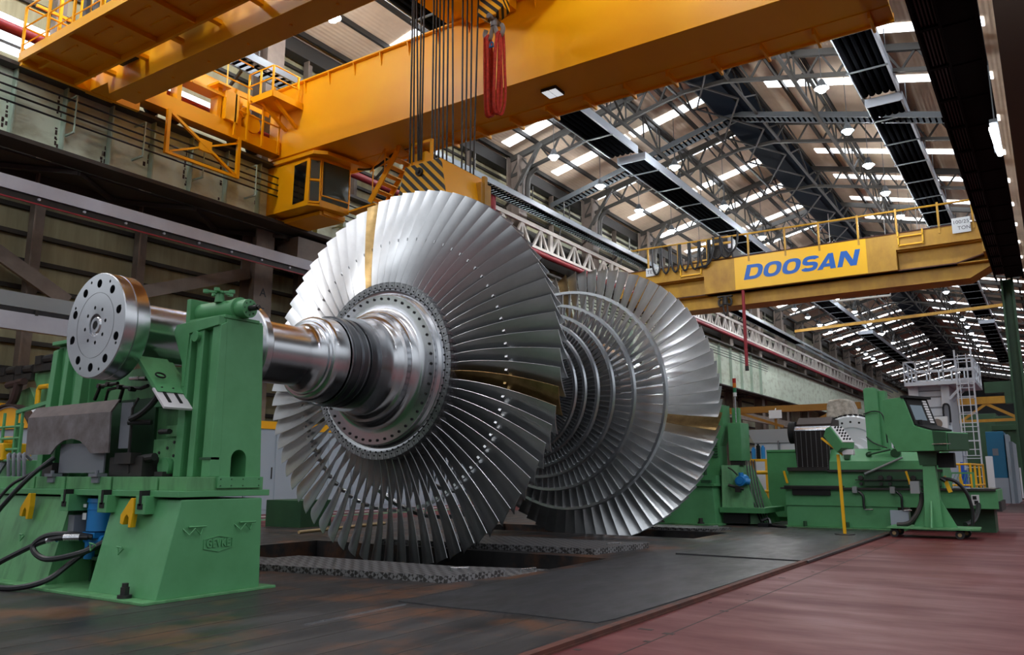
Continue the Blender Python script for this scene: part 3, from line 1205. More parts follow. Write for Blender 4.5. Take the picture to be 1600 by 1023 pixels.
def fillet(y0, r0, y1, r1, n=6, concave=True):
    """quarter curve between two profile points"""
    out = []
    for k in range(n + 1):
        a = PI / 2 * k / n
        if concave:
            out.append((y0 + (y1 - y0) * math.sin(a), r0 + (r1 - r0) * (1 - math.cos(a))))
        else:
            out.append((y0 + (y1 - y0) * (1 - math.cos(a)), r0 + (r1 - r0) * math.sin(a)))
    return out


def turned(name, prof, m=None, n=128, parent=None, label=None, angle=22):
    mb = MB()
    mb.lathe(prof, RX, RZ, n)
    return mb.build(name, m or M['turned'], parent or rotor, angle=angle, label=label)


# journal between flange and collar
turned('journal', [(4.12, 0.30)] + fillet(4.12, 0.36, 4.24, 0.268, 5, False)[::1] + [(4.7, 0.268), (5.2, 0.268), (5.2, 0.285), (5.46, 0.285)])
# collar disc
turned('oil_collar', [(5.44, 0.0), (5.44, 0.455), (5.455, 0.468), (5.525, 0.468), (5.54, 0.455), (5.54, 0.3)])
# second journal with the flare towards the gland
turned('shaft', [(5.5, 0.338), (6.16, 0.338)] + fillet(6.16, 0.338, 6.36, 0.42, 6) + [(6.38, 0.43)] + fillet(6.38, 0.43, 6.46, 0.495, 5, False)
       + [(6.60, 0.505), (6.62, 0.49)])
# gland with its dark sealing grooves
pr = []
y = 6.62
k = 0
while y < 7.06:
    pr += [(y, 0.515), (y + 0.035, 0.515), (y + 0.037, 0.495), (y + 0.05, 0.495)]
    y += 0.052
turned('gland', pr, M['turned'])
for a, b in ((6.66, 6.74), (6.80, 6.86), (6.93, 7.05)):
    turned('gland_seal', [(a, 0.50), (a, 0.535), (b, 0.54), (b, 0.50)], M['turned_dark'], label='dark band of seal strips')
turned('body', [(7.05, 0.50), (7.05, 0.56)] + fillet(7.05, 0.575, 7.30, 0.62, 5) + [(7.36, 0.655), (7.38, 0.685), (7.42, 0.69)]
       + fillet(7.42, 0.69, 7.55, 0.835, 7))
# first disc with its balance hole ring, groove and rim
disc = turned('rotor_disc', [(7.55, 0.83), (7.552, 0.845), (7.56, 0.96), (7.565, 0.965), (7.62, 0.972), (7.65, 1.0), (7.64, 1.035), (7.64, 1.055), (7.66, 1.06), (7.66, 1.125), (8.34, 1.125), (8.36, 1.0), (8.5, 0.9)])
m = MB()
for k in range(46):
    t = 2 * PI * k / 46
    x, z = RX + 0.91 * math.cos(t), RZ + 0.91 * math.sin(t)
    m.cyl((x, 7.545, z), (x, 7.57, z), 0.017, n=8)
build_each(m, 'balance_hole', M['hole'], disc)
# drum between the two flows
turned('drum', [(8.4, 0.95), (9.0, 0.86), (9.6, 0.80), (10.3, 0.76), (11.0, 0.76), (11.7, 0.80), (12.3, 0.86), (12.9, 0.95)], M['dark_steel'])
turned('rear_rotor_disc', [(mir(y), r) for y, r in [(7.55, 0.5), (7.56, 0.96), (7.65, 1.0), (7.66, 1.125), (8.34, 1.125), (8.5, 0.9)]])
turned('rear_shaft', [(13.6, 0.69), (14.0, 0.6), (14.6, 0.5), (15.1, 0.34), (15.9, 0.34), (16.5, 0.27), (16.9, 0.27)])

# coupling flange with real bolt holes
fl = turned('coupling_flange', [(3.885, 0.0), (3.885, 0.475), (3.892, 0.483), (3.985, 0.487), (3.988, 0.478), (3.996, 0.478), (4.0, 0.487), (4.115, 0.487), (4.125, 0.478), (4.125, 0.0)], angle=30)
cut = MB()
for k in range(10):
    t = 2 * PI * k / 10 + R(88)
    x, z = RX + 0.378 * math.cos(t), RZ + 0.385 * math.sin(t)
    cut.cyl((x, 3.8, z), (x, 4.05, z), 0.040, n=18)
for k in range(8):
    t = 2 * PI * (k + 0.2) / 8
    x, z = RX + 0.165 * math.cos(t), RZ + 0.165 * math.sin(t)
    cut.cyl((x, 3.8, z), (x, 3.97, z), 0.017, n=12)
for k in range(8):
    t = 2 * PI * k / 8 + R(108)
    x, z = RX + 0.405 * math.cos(t), RZ + 0.43 * math.sin(t)
    cut.cyl((x, 3.8, z), (x, 3.97, z), 0.014, n=12)
boolean_holes(fl, cut)
cut = MB()
cut.cyl((RX, 3.8, RZ), (RX, 3.915, RZ), 0.105, n=48)
boolean_holes(fl, cut)
turned('centre_boss', [(3.935, 0.0), (3.91, 0.0), (3.91, 0.035), (3.885, 0.042), (3.885, 0.07), (3.905, 0.088), (3.93, 0.09)], parent=fl)
turned('centre_hole', [(3.905, 0.0), (3.883, 0.0), (3.883, 0.034)], M['hole'], parent=fl)
turned('face_groove', [(3.884, 0.298), (3.8835, 0.2985), (3.8835, 0.3015), (3.884, 0.302)], M['turned_dark'], parent=fl)


def blade_mesh(name, r0, r1, c0, c1, s0, s1, t0, t1, camber, mirror, nr=12, nc=9, lug_r=None, sweep=0.0, curve=0.0):
    """one twisted blade standing along +X from the rotor axis (local coordinates: axis = Y)"""
    mb = MB()
    secs = []
    for i in range(nr + 1):
        f = i / nr
        r = r0 + (r1 - r0) * f
        c = c0 + (c1 - c0) * f
        s = R(s0 + (s1 - s0) * (f ** 0.85))
        th = t0 + (t1 - t0) * f
        cam_ = camber * (1 - 0.45 * f)
        pts = []
        for side in (1, -1):
            for j in range(nc + 1):
                u = j / nc if side == 1 else 1 - j / nc
                pass
                prof = max(0.006, th * (4 * u * (1 - u)) ** 0.6)
                off = cam_ * 4 * u * (1 - u) + side * prof / 2
                q = (u - 0.5) * c
                y = q * math.cos(s) + off * math.sin(s)
                t = -q * math.sin(s) + off * math.cos(s)
                y += sweep * f
                pts.append((r, -y if mirror else y, t + curve * f * f))
        secs.append(pts)
    n = len(secs[0])
    vs = [p for s_ in secs for p in s_]
    fs = []
    for i in range(nr):
        for k in range(n):
            fs.append((i * n + k, i * n + (k + 1) % n, (i + 1) * n + (k + 1) % n, (i + 1) * n + k))
    fs.append(tuple(range(n)))
    fs.append(tuple(nr * n + k for k in range(n - 1, -1, -1)))
    mb.add(vs, fs)
    if lug_r:
        f = (lug_r - r0) / (r1 - r0)
        s = R(s0 + (s1 - s0) * (f ** 0.85))
        sg = -1 if mirror else 1
        for d in (1, -1):
            a, b = 0.0, 0.055 * d
            pts = []
            for rr in (lug_r - 0.018, lug_r + 0.018):
                for (q, o) in ((-0.17, 0.0), (-0.09, 0.0), (-0.115, b), (-0.145, b)):
                    y = q * math.cos(s) + o * math.sin(s)
                    t = -q * math.sin(s) + o * math.cos(s)
                    pts.append((rr, sg * (y + sweep * f), t + curve * f * f))
            mb.hexa(pts)
    return mb


bm_front = blade_mesh('blade', HUB, TIP, 0.62, 0.37, 22, 61, 0.030, 0.012, -0.05, False, lug_r=1.78, sweep=0.07, curve=-0.055)
ME_F = bm_front.mesh('last_stage_blade', M['blade'], angle=40)
ME_FB = ME_F.copy()
ME_FB.materials.clear()
ME_FB.materials.append(M['blade_brown'])
bm_rear = blade_mesh('blade', HUB, TIP + 0.03, 0.60, 0.375, 18, 56, 0.032, 0.012, -0.04, True, lug_r=None, curve=0.0)
ME_R = bm_rear.mesh('rear_last_stage_blade', M['blade'], angle=40)
ME_RB = ME_R.copy()
ME_RB.materials.clear()
ME_RB.materials.append(M['blade_brown'])
# fir-tree root block of one blade
mr_ = MB()
hw = HUB * math.tan(PI / 70) * 0.93
mr_.hexa([(1.065, -0.36, -hw * 0.93), (1.065, 0.36, -hw * 0.93), (1.065, 0.36, hw * 0.93), (1.065, -0.36, hw * 0.93),
          (1.145, -0.36, -hw), (1.145, 0.36, -hw), (1.145, 0.36, hw), (1.145, -0.36, hw)])
ME_ROOT = mr_.mesh('blade_root', M['root'], smooth=False)
ME_LOCKS = []
for r_, t_, q_ in ((1.05, 0.012, 0.012), (1.095, -0.014, 0.011)):
    mr_ = MB()
    mr_.cyl((r_, -0.366, t_), (r_, -0.35, t_), q_, n=7)
    ME_LOCKS.append(mr_.mesh('locking_pin', M['hole'], smooth=False))
NB = 70


def put(me, name, y, phi, parent):
    o = bpy.data.objects.new(name, me)
    COL.objects.link(o)
    o.parent = parent
    o.location = (0, y - ORG[rotor.name].y, 0) if parent is rotor else (0, 0, 0)
    if parent is rotor:
        o.rotation_euler = (0, -phi, 0)
    return o


BROWN_F = set()
for deg in (103, -8):
    BROWN_F.add(round((deg % 360) / 360 * NB) % NB)
for k in range(NB):
    phi = 2 * PI * k / NB
    o = put(ME_FB if k in BROWN_F else ME_F, 'blade', Y1, phi, rotor)
    if k in BROWN_F:
        o['label'] = 'bronze tinted blade'
    put(ME_ROOT, 'blade_root', Y1, phi, o)
    for ml in ME_LOCKS:
        put(ml, 'locking_pin', Y1, phi, o)
# rear wheel: the thirty blades that show largest stay single, the rest are one part
BROWN_R = set()
for deg in (104, -9):
    BROWN_R.add(round((deg % 360) / 360 * NB) % NB)
rest = MB()
single = 0
base_v = [Vector(v) for v in bm_rear.v]
for k in range(NB):
    phi = 2 * PI * k / NB
    deg = math.degrees(phi)
    dd = deg if deg <= 180 else deg - 360
    if -62 < dd < 92 and single < 30 or (k in BROWN_R):
        o = put(ME_RB if k in BROWN_R else ME_R, 'blade', Y2, phi, rotor)
        if k in BROWN_R:
            o['label'] = 'bronze tinted blade'
        single += 1
    else:
        mt = Matrix.Translation((RX, Y2, RZ)) @ Matrix.Rotation(-phi, 4, 'Y')
        rest.add([mt @ v for v in base_v], bm_rear.f)
o = rest.build('hidden_blades', M['blade'], rotor, angle=40)
o['kind'] = 'stuff'

# smaller stages with shroud rings (rear flow seen from inside, front flow mirrored behind the first wheel)
STAGES = [(12.40, 1.885, 1.02, 72, 0.26), (11.88, 1.555, 0.95, 84, 0.19), (11.55, 1.345, 0.88, 96, 0.15), (11.32, 1.19, 0.83, 108, 0.12), (11.12, 1.07, 0.80, 120, 0.10), (10.95, 0.99, 0.78, 130, 0.09)]
stage = MB()
for flow in (0, 1):
    for (y, rr, ri, nb, ch) in STAGES:
        nb_ = nb if flow == 0 else nb // 2
        bmesh_ = blade_mesh('s', ri - 0.02, rr, ch * 1.0, ch * 0.9, 18, 40, 0.024, 0.012, -0.03, flow == 0, nr=4, nc=4)
        bv = [Vector(v) for v in bmesh_.v]
        yy = y if flow == 0 else mir(y)
        for k in range(nb_):
            mt = Matrix.Translation((RX, yy, RZ)) @ Matrix.Rotation(-2 * PI * (k + 0.3) / nb_, 4, 'Y')
            stage.add([mt @ v for v in bv], bmesh_.f)
o = stage.build('stage_blades', M['blade'], rotor, angle=40)
o['kind'] = 'stuff'
for flow in (0, 1):
    for (y, rr, ri, nb, ch) in STAGES:
        w = 0.03 + ch * 0.22
        ys_ = [y - w * 0.5, y + w * 0.5]
        if flow:
            ys_ = [mir(v) for v in ys_]
        a, b = min(ys_), max(ys_)
        mb = MB()
        mb.lathe([(a, rr - 0.012), (a, rr + 0.035), (b, rr + 0.045), (b, rr - 0.012)], RX, RZ, 128, closed=True)
        mb.build('shroud_ring', M['ring'], rotor, angle=30)
        if flow == 0:
            mb = MB()
            mb.lathe([(y - 0.1, ri - 0.06), (y - 0.1, ri), (y + 0.1, ri + 0.02), (y + 0.1, ri - 0.06)], RX, RZ, 96, closed=True)
            mb.build('stage_rim', M['turned_dark'], rotor, angle=30)
# ================================================================== FRONT BEARING PEDESTAL
ped = thing('bearing_pedestal', 'large green bearing pedestal under the coupling flange with hexagonal cast emblem', 'pedestal', (-7.4, 4.4, BT))


def skirt(mb, x0, x1, z0=0.03, z1=0.80, yf0=3.93, yf1=4.10, yb=4.93):
    mb.hexa([(x0, yf0, z0), (x1, yf0, z0), (x1, yb, z0), (x0, yb, z0), (x0, yf1, z1), (x1, yf1, z1), (x1, yb - 0.02, z1), (x0, yb - 0.02, z1)])


m = MB()
skirt(m, -6.93, -5.96)
m.build('base', M['green'], ped, bevel=0.008, smooth=False)
m = MB()
skirt(m, -9.5, -7.62)
skirt(m, -7.62, -6.93, yf0=4.55, yf1=4.55)
m.build('base', M['green_dirty'], ped, smooth=False)
m = MB()
m.box(-9.5, -5.92, 3.80, 5.08, BT, 0.035)
m.build('foot_plate', M['green_dirty'], ped, bevel=0.004, smooth=False)
m = MB()
m.box(-9.5, -5.955, 4.06, 4.985, 0.82, 0.872)
m.build('table', M['green'], ped, bevel=0.004, smooth=False)
# T-slot lugs under the table edge
for x in (-7.55, -6.93, -6.36):
    m = MB()
    m.box(x - 0.07, x + 0.07, 3.99, 4.2, 0.68, 0.83)
    o = m.build('slot_lug', M['green'], ped, bevel=0.003, smooth=False)
    m = MB()
    m.box(x - 0.016, x + 0.016, 3.984, 4.1, 0.75, 0.873)
    m.box(x - 0.035, x + 0.035, 3.984, 4.1, 0.72, 0.765)
    m.build('slot', M['hole'], o, smooth=False)
# plinth blocks on the table
for a, b in ((-9.3, -8.43), (-8.40, -7.86), (-7.83, -7.08), (-7.05, -6.38), (-6.35, -5.97)):
    m = MB()
    m.box(a, b, 4.14, 4.92, 0.872, 0.985)
    m.build('plinth', M['green_dirty'], ped, bevel=0.004, smooth=False)
m = MB()
m.box(-5.972, -5.945, 4.42, 4.88, 0.89, 0.985)
o = m.build('cover_plate', M['green'], ped, bevel=0.002, smooth=False)
m = MB()
for y in (4.45, 4.56, 4.68, 4.85):
    for z in (0.91, 0.965):
        m.cyl((-5.948, y, z), (-5.94, y, z), 0.006, n=6)
build_each(m, 'screw', M['green_dark'], o, smooth=False)


def post(x0, x1, mirror=False):
    """tapered cast post with ribs on the front"""
    m = MB()
    yb0, yb1 = 4.90, 4.84
    m.hexa([(x0 - 0.03, 4.46, 0.985), (x1, 4.46, 0.985), (x1, yb0, 0.985), (x0 - 0.03, yb0, 0.985),
            (x0, 4.44, 2.36), (x1, 4.44, 2.36), (x1, yb1, 2.36), (x0, yb1, 2.36)])
    return m


m = post(-6.45, -5.99)
pr_ = m.build('post', M['green'], ped, smooth=False)
cut = MB()
cut.box(-6.2, -5.9, 4.575, 4.735, 0.9, 1.14)
cut.cyl((-6.2, 4.655, 1.14), (-5.9, 4.655, 1.14), 0.08, n=24)
boolean_holes(pr_, cut)
pr_.data.materials.clear()
pr_.data.materials.append(M['green'])
m = MB()
m.box(-6.21, -6.19, 4.55, 4.76, 0.986, 1.25)
m.build('arch_back', M['green_dark'], pr_, smooth=False)
m = MB()
for xa, xb in ((-6.50, -6.40), (-6.30, -6.22), (-6.10, -5.985)):
    m.hexa([(xa, 4.36, 0.985), (xb, 4.36, 0.985), (xb, 4.47, 0.985), (xa, 4.47, 0.985), (xa, 4.385, 2.30), (xb, 4.385, 2.30), (xb, 4.45, 2.34), (xa, 4.45, 2.34)])
build_each(m, 'rib', M['green'], ped, bevel=0.006, smooth=False)
m = MB()
m.prism([(-6.66, 2.30), (-6.62, 2.36), (-6.0, 2.385), (-6.0, 2.30), (-6.42, 2.26), (-6.45, 1.78), (-6.48, 1.78), (-6.50, 2.0)], 4.37, 4.84, 'Y')
m.build('post_head', M['green'], ped, bevel=0.005, smooth=False)
m = MB()
m.cyl((-6.30, 4.352, 2.22), (-6.30, 4.40, 2.22), 0.038, n=18)
m.build('sight_hole', M['hole'], ped)
m = MB()
m.cyl((-6.30, 4.345, 2.22), (-6.30, 4.385, 2.22), 0.048, n=18)
m.build('hole_rim', M['green'], ped)
m = MB()
m.box(-6.13, -5.985, 4.355, 4.45, 1.13, 1.15)
m.build('ledge', M['green_dark'], ped, smooth=False)
m = post(-8.80, -8.15)
m.build('post', M['green'], ped, bevel=0.01, smooth=False)
m = MB()
for xa, xb in ((-8.84, -8.74), (-8.58, -8.50), (-8.32, -8.18)):
    m.hexa([(xa, 4.34, 0.985), (xb, 4.34, 0.985), (xb, 4.47, 0.985), (xa, 4.47, 0.985), (xa + 0.03, 4.385, 2.30), (xb + 0.03, 4.385, 2.30), (xb + 0.03, 4.45, 2.34), (xa + 0.03, 4.45, 2.34)])
build_each(m, 'rib', M['green'], ped, bevel=0.006, smooth=False)
m = MB()
m.box(-8.82, -8.13, 4.37, 4.86, 2.36, 2.40)
m.build('post_head', M['green'], ped, bevel=0.005, smooth=False)
# clamping cylinder on top of the right post
cy = MB()
cy.cyl((-6.52, 4.56, 2.475), (-6.02, 4.60, 2.475), 0.10, n=28)
hc = cy.build('clamp_cylinder', M['green'], ped)
m = MB()
m.cyl((-6.03, 4.60, 2.475), (-5.90, 4.61, 2.475), 0.086, n=28)
m.cyl((-6.05, 4.60, 2.475), (-6.01, 4.60, 2.475), 0.112, n=28)
m.build('end_cap', M['green'], hc)
m = MB()
for k in range(8):
    t = 2 * PI * k / 8
    m.cyl((-5.91, 4.61 + 0.06 * math.cos(t), 2.475 + 0.06 * math.sin(t)), (-5.895, 4.61 + 0.06 * math.cos(t), 2.475 + 0.06 * math.sin(t)), 0.009, n=6)
build_each(m, 'cap_bolt', M['green_dark'], hc, smooth=False)
m = MB()
m.cyl((-5.90, 4.61, 2.475), (-5.80, 4.615, 2.475), 0.026, n=12)
m.cyl((-5.81, 4.615, 2.475), (-5.78, 4.616, 2.475), 0.022, n=4)
m.build('spindle', M['dark_steel'], hc)
m = MB()
m.box(-6.56, -6.50, 4.42, 4.74, 2.37, 2.60)
m.box(-6.50, -5.99, 4.42, 4.80, 2.37, 2.40)
m.build('clamp_plate', M['green'], ped, bevel=0.004, smooth=False)
hw_ = MB()
hw_.cyl((-6.22, 4.52, 2.55), (-6.22, 4.52, 2.64), 0.045, 0.035, n=16)
o = hw_.build('handwheel_stem', M['green'], ped)
m = MB()
m.cyl((-6.22, 4.52, 2.635), (-6.22, 4.52, 2.655), 0.05, n=16)
for k in range(5):
    t = 2 * PI * k / 5 + 0.4
    m.bar((-6.22, 4.52, 2.645), (-6.22 + 0.12 * math.cos(t), 4.52 + 0.12 * math.sin(t), 2.645), 0.03, 0.018)
    m.cyl((-6.22 + 0.12 * math.cos(t), 4.52 + 0.12 * math.sin(t), 2.63), (-6.22 + 0.12 * math.cos(t), 4.52 + 0.12 * math.sin(t), 2.66), 0.026, n=10)
m.build('star_grip', M['green'], o)
# saddle between the posts
m = MB()
m.prism([(-8.17, 0.985), (-6.44, 0.985), (-6.44, 1.55), (-6.62, 1.62), (-6.80, 1.9), (-7.0, 2.03), (-7.25, 2.03), (-7.5, 2.02), (-7.75, 1.9), (-8.0, 1.7), (-8.17, 1.5)], 4.50, 4.84, 'Y')
m.build('saddle', M['green_dirty'], ped, smooth=False)
m = MB()
m.box(-8.1, -7.0, 4.47, 4.52, 1.05, 1.72)
m.build('saddle_panel', M['green_dark'], ped, smooth=False)
m = MB()
m.box(-6.88, -6.52, 4.40, 4.52, 1.10, 1.32)
m.box(-6.70, -6.50, 4.40, 4.50, 1.34, 1.44)
o = m.build('valve_block', M['green_dirty'], ped, bevel=0.004, smooth=False)
m = MB()
for x, z in ((-6.62, 1.39), (-6.56, 1.29), (-6.66, 1.24), (-6.56, 1.17), (-6.78, 1.2)):
    m.cyl((x, 4.392, z), (x, 4.41, z), 0.014, n=10)
build_each(m, 'plug', M['dark_steel'], o)
# tilted bracket with ring and white slotted plate
ang = [(-6.70, 2.03), (-6.40, 1.66)]
m = MB()
m.prism([(-6.83, 2.04), (-6.80, 2.06), (-6.44, 1.72), (-6.47, 1.70)], 4.12, 4.42, 'Y')
m.prism([(-6.83, 2.04), (-6.47, 1.70), (-6.6, 1.62), (-6.92, 1.62)], 4.40, 4.5, 'Y')
br = m.build('tilted_bracket', M['green'], ped, smooth=False)
m = MB()
pts = []
for k in range(17):
    t = 2 * PI * k / 16
    pts.append((-6.545 + 0.034 * math.cos(t) * 0.75 + 0.0, 4.20 - 0.045 * math.sin(t), 1.86 - 0.034 * math.cos(t) * 0.66 + 0.012))
m.tube(pts, 0.008, 6)
m.build('lifting_ring', M['hole'], br)
m = MB()
m.prism([(-6.50, 1.735), (-6.49, 1.75), (-6.30, 1.575), (-6.31, 1.56)], 4.10, 4.38, 'Y')
wp = m.build('slotted_plate', M['white_plate'], ped, smooth=False, label='white plate with two slots')
m = MB()
for y in (4.17, 4.28):
    m.prism([(-6.46, 1.718), (-6.455, 1.727), (-6.345, 1.625), (-6.35, 1.616)], y, y + 0.028, 'Y')
    m.cyl((-6.492, y + 0.014, 1.745), (-6.488, y + 0.01, 1.765), 0.014, n=8)
build_each(m, 'slot', M['hole'], wp, per=2, smooth=False)
m = MB()
m.tube([(-6.62, 4.24, 1.70), (-6.68, 4.22, 1.62), (-6.80, 4.2, 1.54), (-6.95, 4.2, 1.50)], 0.028, 8, 4)
m.cyl((-6.78, 4.3, 1.47), (-6.98, 4.2, 1.47), 0.025, n=10)
m.cyl((-6.64, 4.3, 1.38), (-6.50, 4.3, 1.38), 0.024, n=10)
build_each(m, 'hose', M['black'], ped)
# steel catch plate in front of the saddle
m = MB()
m.prism([(-8.72, 1.575), (-7.22, 1.575), (-7.20, 1.20), (-7.50, 1.20), (-7.58, 1.26), (-7.70, 1.32), (-7.85, 1.345), (-8.0, 1.33), (-8.12, 1.28), (-8.22, 1.20), (-8.70, 1.20)], 4.16, 4.175, 'Y')
sh = m.build('catch_plate', M['shield'], ped, smooth=False, label='stained grey steel plate with arched cut-out')
m = MB()
m.hexa([(-8.72, 4.16, 1.575), (-7.22, 4.16, 1.575), (-7.22, 4.175, 1.575), (-8.72, 4.175, 1.575), (-8.78, 4.26, 1.685), (-7.26, 4.26, 1.70), (-7.26, 4.275, 1.70), (-8.78, 4.275, 1.685)])
m.build('bent_lip', M['shield_dark'], sh, smooth=False)
m = MB()
m.prism([(-8.15, 1.02), (-7.36, 1.02), (-7.36, 1.30), (-8.15, 1.30)], 4.22, 4.235, 'Y')
m.build('inner_plate', M['grey_plate'], ped, smooth=False)
m = MB()
m.box(-7.18, -7.0, 4.24, 4.255, 1.24, 1.66)
m.build('side_plate', M['grey_plate'], ped, smooth=False)
m = MB()
m.tube([(-7.02, 4.3, 1.70), (-7.0, 4.24, 1.60), (-7.0, 4.24, 1.2), (-6.98, 4.24, 1.02)], 0.013, 6)
m.box(-7.3, -6.78, 4.24, 4.44, 0.99, 1.16)
m.box(-7.16, -6.9, 4.2, 4.3, 1.10, 1.2)
m.box(-8.38, -8.2, 4.18, 4.3, 0.99, 1.12)
m.cyl((-6.9, 4.28, 1.14), (-6.66, 4.28, 1.16), 0.035, n=10)
build_each(m, 'slide_drive', M['dark_steel'], ped, smooth=False)
for x in (-8.1, -7.32):
    m = MB()
    m.box(x - 0.07, x + 0.07, 4.10, 4.2, 0.985, 1.015)
    m.box(x - 0.05, x + 0.06, 4.12, 4.14, 0.93, 1.0)
    m.cyl((x, 4.14, 1.0), (x, 4.14, 1.045), 0.018, n=8)
    m.build('foot_clip', M['grey_plate'], ped, smooth=False)
# little pipework behind the flange
m = MB()
m.tube([(-7.9, 4.38, 1.74), (-7.75, 4.34, 1.86), (-7.45, 4.34, 1.87)], 0.018, 6)
m.tube([(-7.75, 4.4, 1.7), (-7.64, 4.36, 1.82), (-7.5, 4.36, 1.83)], 0.014, 6)
m.tube([(-7.5, 4.4, 1.7), (-7.38, 4.36, 1.83), (-7.1, 4.36, 1.80), (-6.98, 4.36, 1.82)], 0.018, 6)
m.tube([(-7.2, 4.36, 1.90), (-7.0, 4.36, 1.885)], 0.02, 6)
for x, z in ((-7.75, 1.86), (-7.6, 1.87), (-7.4, 1.83), (-7.2, 1.8)):
    m.cyl((x, 4.31, z), (x, 4.37, z), 0.024, n=8)
build_each(m, 'oil_pipe', M['dark_steel'], ped)
m = MB()
m.cyl((-7.23, 4.33, 1.90), (-7.08, 4.33, 1.895), 0.018, n=8)
m.cyl((-7.10, 4.33, 1.895), (-6.98, 4.33, 1.89), 0.013, n=8)
m.build('pipe_union', M['steel'], ped)
# small round cover at the foot of the right post
m = MB()
m.cyl((-6.62, 4.34, 1.07), (-6.62, 4.44, 1.07), 0.085, n=20)
o = m.build('drive_cover', M['green'], ped)
m = MB()
m.box(-6.68, -6.56, 4.30, 4.4, 0.99, 1.03)
m.build('drive_foot', M['dark_steel'], ped, smooth=False)


# welded step irons, lifting hooks, anchor bolt, emblem
def handle_x(x, y, z, side):
    m = MB()
    if side == 'R':
        m.tube([(x, y - 0.09, z), (x + 0.035, y - 0.05, z - 0.05), (x + 0.035, y, z), (x + 0.035, y + 0.05, z - 0.05), (x, y + 0.10, z)], 0.006, 5)
        m.tube([(x + 0.02, y - 0.05, z + 0.012), (x + 0.03, y + 0.11, z + 0.012)], 0.008, 5)
    else:
        m.tube([(x - 0.07, y, z), (x + 0.07, y - 0.04, z)], 0.008, 5)
        m.tube([(x - 0.06, y, z), (x - 0.01, y - 0.02, z - 0.06), (x + 0.06, y - 0.02, z - 0.01)], 0.006, 5)
    return m.build('lug_iron', M['green'], ped, label='small bent green bar welded on')


handle_x(-5.962, 4.22, 0.57, 'R')
handle_x(-5.962, 4.72, 0.585, 'R')
handle_x(-6.56, 3.98, 0.41, 'F')
handle_x(-6.98, 3.98, 0.42, 'F')
handle_x(-7.75, 3.98, 0.45, 'F')
handle_x(-8.2, 3.98, 0.45, 'F')


def lift_hook(x, y, z):
    m = MB()
    m.prism([(x - 0.10, z - 0.05), (x - 0.10, z - 0.12), (x - 0.06, z - 0.13), (x - 0.035, z - 0.07), (x - 0.005, z - 0.045), (x + 0.02, z - 0.07), (x + 0.022, z - 0.15),
             (x + 0.055, z - 0.15), (x + 0.075, z - 0.03), (x + 0.075, z + 0.09), (x + 0.035, z + 0.09)], y - 0.05, y + 0.0, 'Y')
    return m.build('lifting_hook', M['yellow'], ped, bevel=0.004, smooth=False, label='yellow lifting hook')


lift_hook(-6.52, 4.03, 0.72)
lift_hook(-8.22, 4.03, 0.74)
m = MB()
m.cyl((-6.30, 3.88, 0.035), (-6.30, 3.88, 0.06), 0.055, n=16)
m.cyl((-6.30, 3.88, 0.06), (-6.30, 3.88, 0.12), 0.038, n=6)
m.cyl((-6.30, 3.88, 0.12), (-6.30, 3.88, 0.15), 0.025, n=12)
m.build('anchor_bolt', M['dark_steel'], ped)
m = MB()
hexa = [(4.33, 0.475), (4.475, 0.500), (4.62, 0.475), (4.62, 0.395), (4.475, 0.365), (4.33, 0.395)]
hin = [(4.475 + (a - 4.475) * 0.93, 0.433 + (b - 0.433) * 0.88) for a, b in hexa]
for k in range(6):
    a, b, c, d = hexa[k], hexa[(k + 1) % 6], hin[(k + 1) % 6], hin[k]
    X0, X1 = -5.965, -5.952
    m.hexa([(X0, *a), (X0, *b), (X0, *c), (X0, *d), (X1, *a), (X1, *b), (X1, *c), (X1, *d)])
em = m.build('emblem', M['green'], ped, smooth=False, label='cast hexagonal maker emblem')
text_mesh('emblem_lettering', 'GEVKE', 0.092, M['green'], ped, face_mat((-5.957, 4.475, 0.435), (0, 1, 0), (0, 0, 1)), 0.007, sx=0.84, bold=0.002)
bpy.data.objects['emblem_lettering'].parent = em

# blue hydraulic pump in the recess of the pedestal
pump = thing('hydraulic_pump', 'upright blue hydraulic pump motor in the recess of the front pedestal', 'pump', (-7.41, 4.25, 0.3))
m = MB()
m.cyl((-7.36, 4.25, 0.50), (-7.36, 4.25, 0.76), 0.125, n=28)
m.cyl((-7.36, 4.25, 0.755), (-7.36, 4.25, 0.79), 0.135, 0.13, n=28)
m.cyl((-7.36, 4.25, 0.69), (-7.36, 4.25, 0.70), 0.13, n=28)
m.build('motor', M['blue'], pump)
m = MB()
m.cyl((-7.38, 4.23, 0.36), (-7.38, 4.23, 0.50), 0.07, n=14)
m.cyl((-7.52, 4.22, 0.42), (-7.22, 4.22, 0.42), 0.045, n=12)
m.cyl((-7.46, 4.18, 0.44), (-7.46, 4.30, 0.44), 0.05, n=12)
m.box(-7.47, -7.27, 4.14, 4.3, 0.44, 0.49)
m.cyl((-7.43, 4.2, 0.25), (-7.43, 4.2, 0.4), 0.045, n=12)
m.build('pump_body', M['blue'], pump)
m = MB()
m.box(-7.68, -7.52, 4.08, 4.2, 0.46, 0.64)
m.build('terminal_box', M['grey_plate'], pump, bevel=0.004, smooth=False)
m = MB()
m.box(-7.46, -7.40, 4.12, 4.124, 0.60, 0.66)
m.box(-7.46, -7.41, 4.12, 4.124, 0.71, 0.74)
build_each(m, 'rating_plate', M['sign_white'], pump, smooth=False)
m = MB()
m.box(-7.56, -7.21, 4.2, 4.45, 0.24, 0.27)
m.bar((-7.54, 4.3, 0.035), (-7.54, 4.3, 0.25), 0.03)
m.bar((-7.24, 4.3, 0.035), (-7.24, 4.3, 0.25), 0.03)
m.build('stand', M['green_dark'], pump, smooth=False)
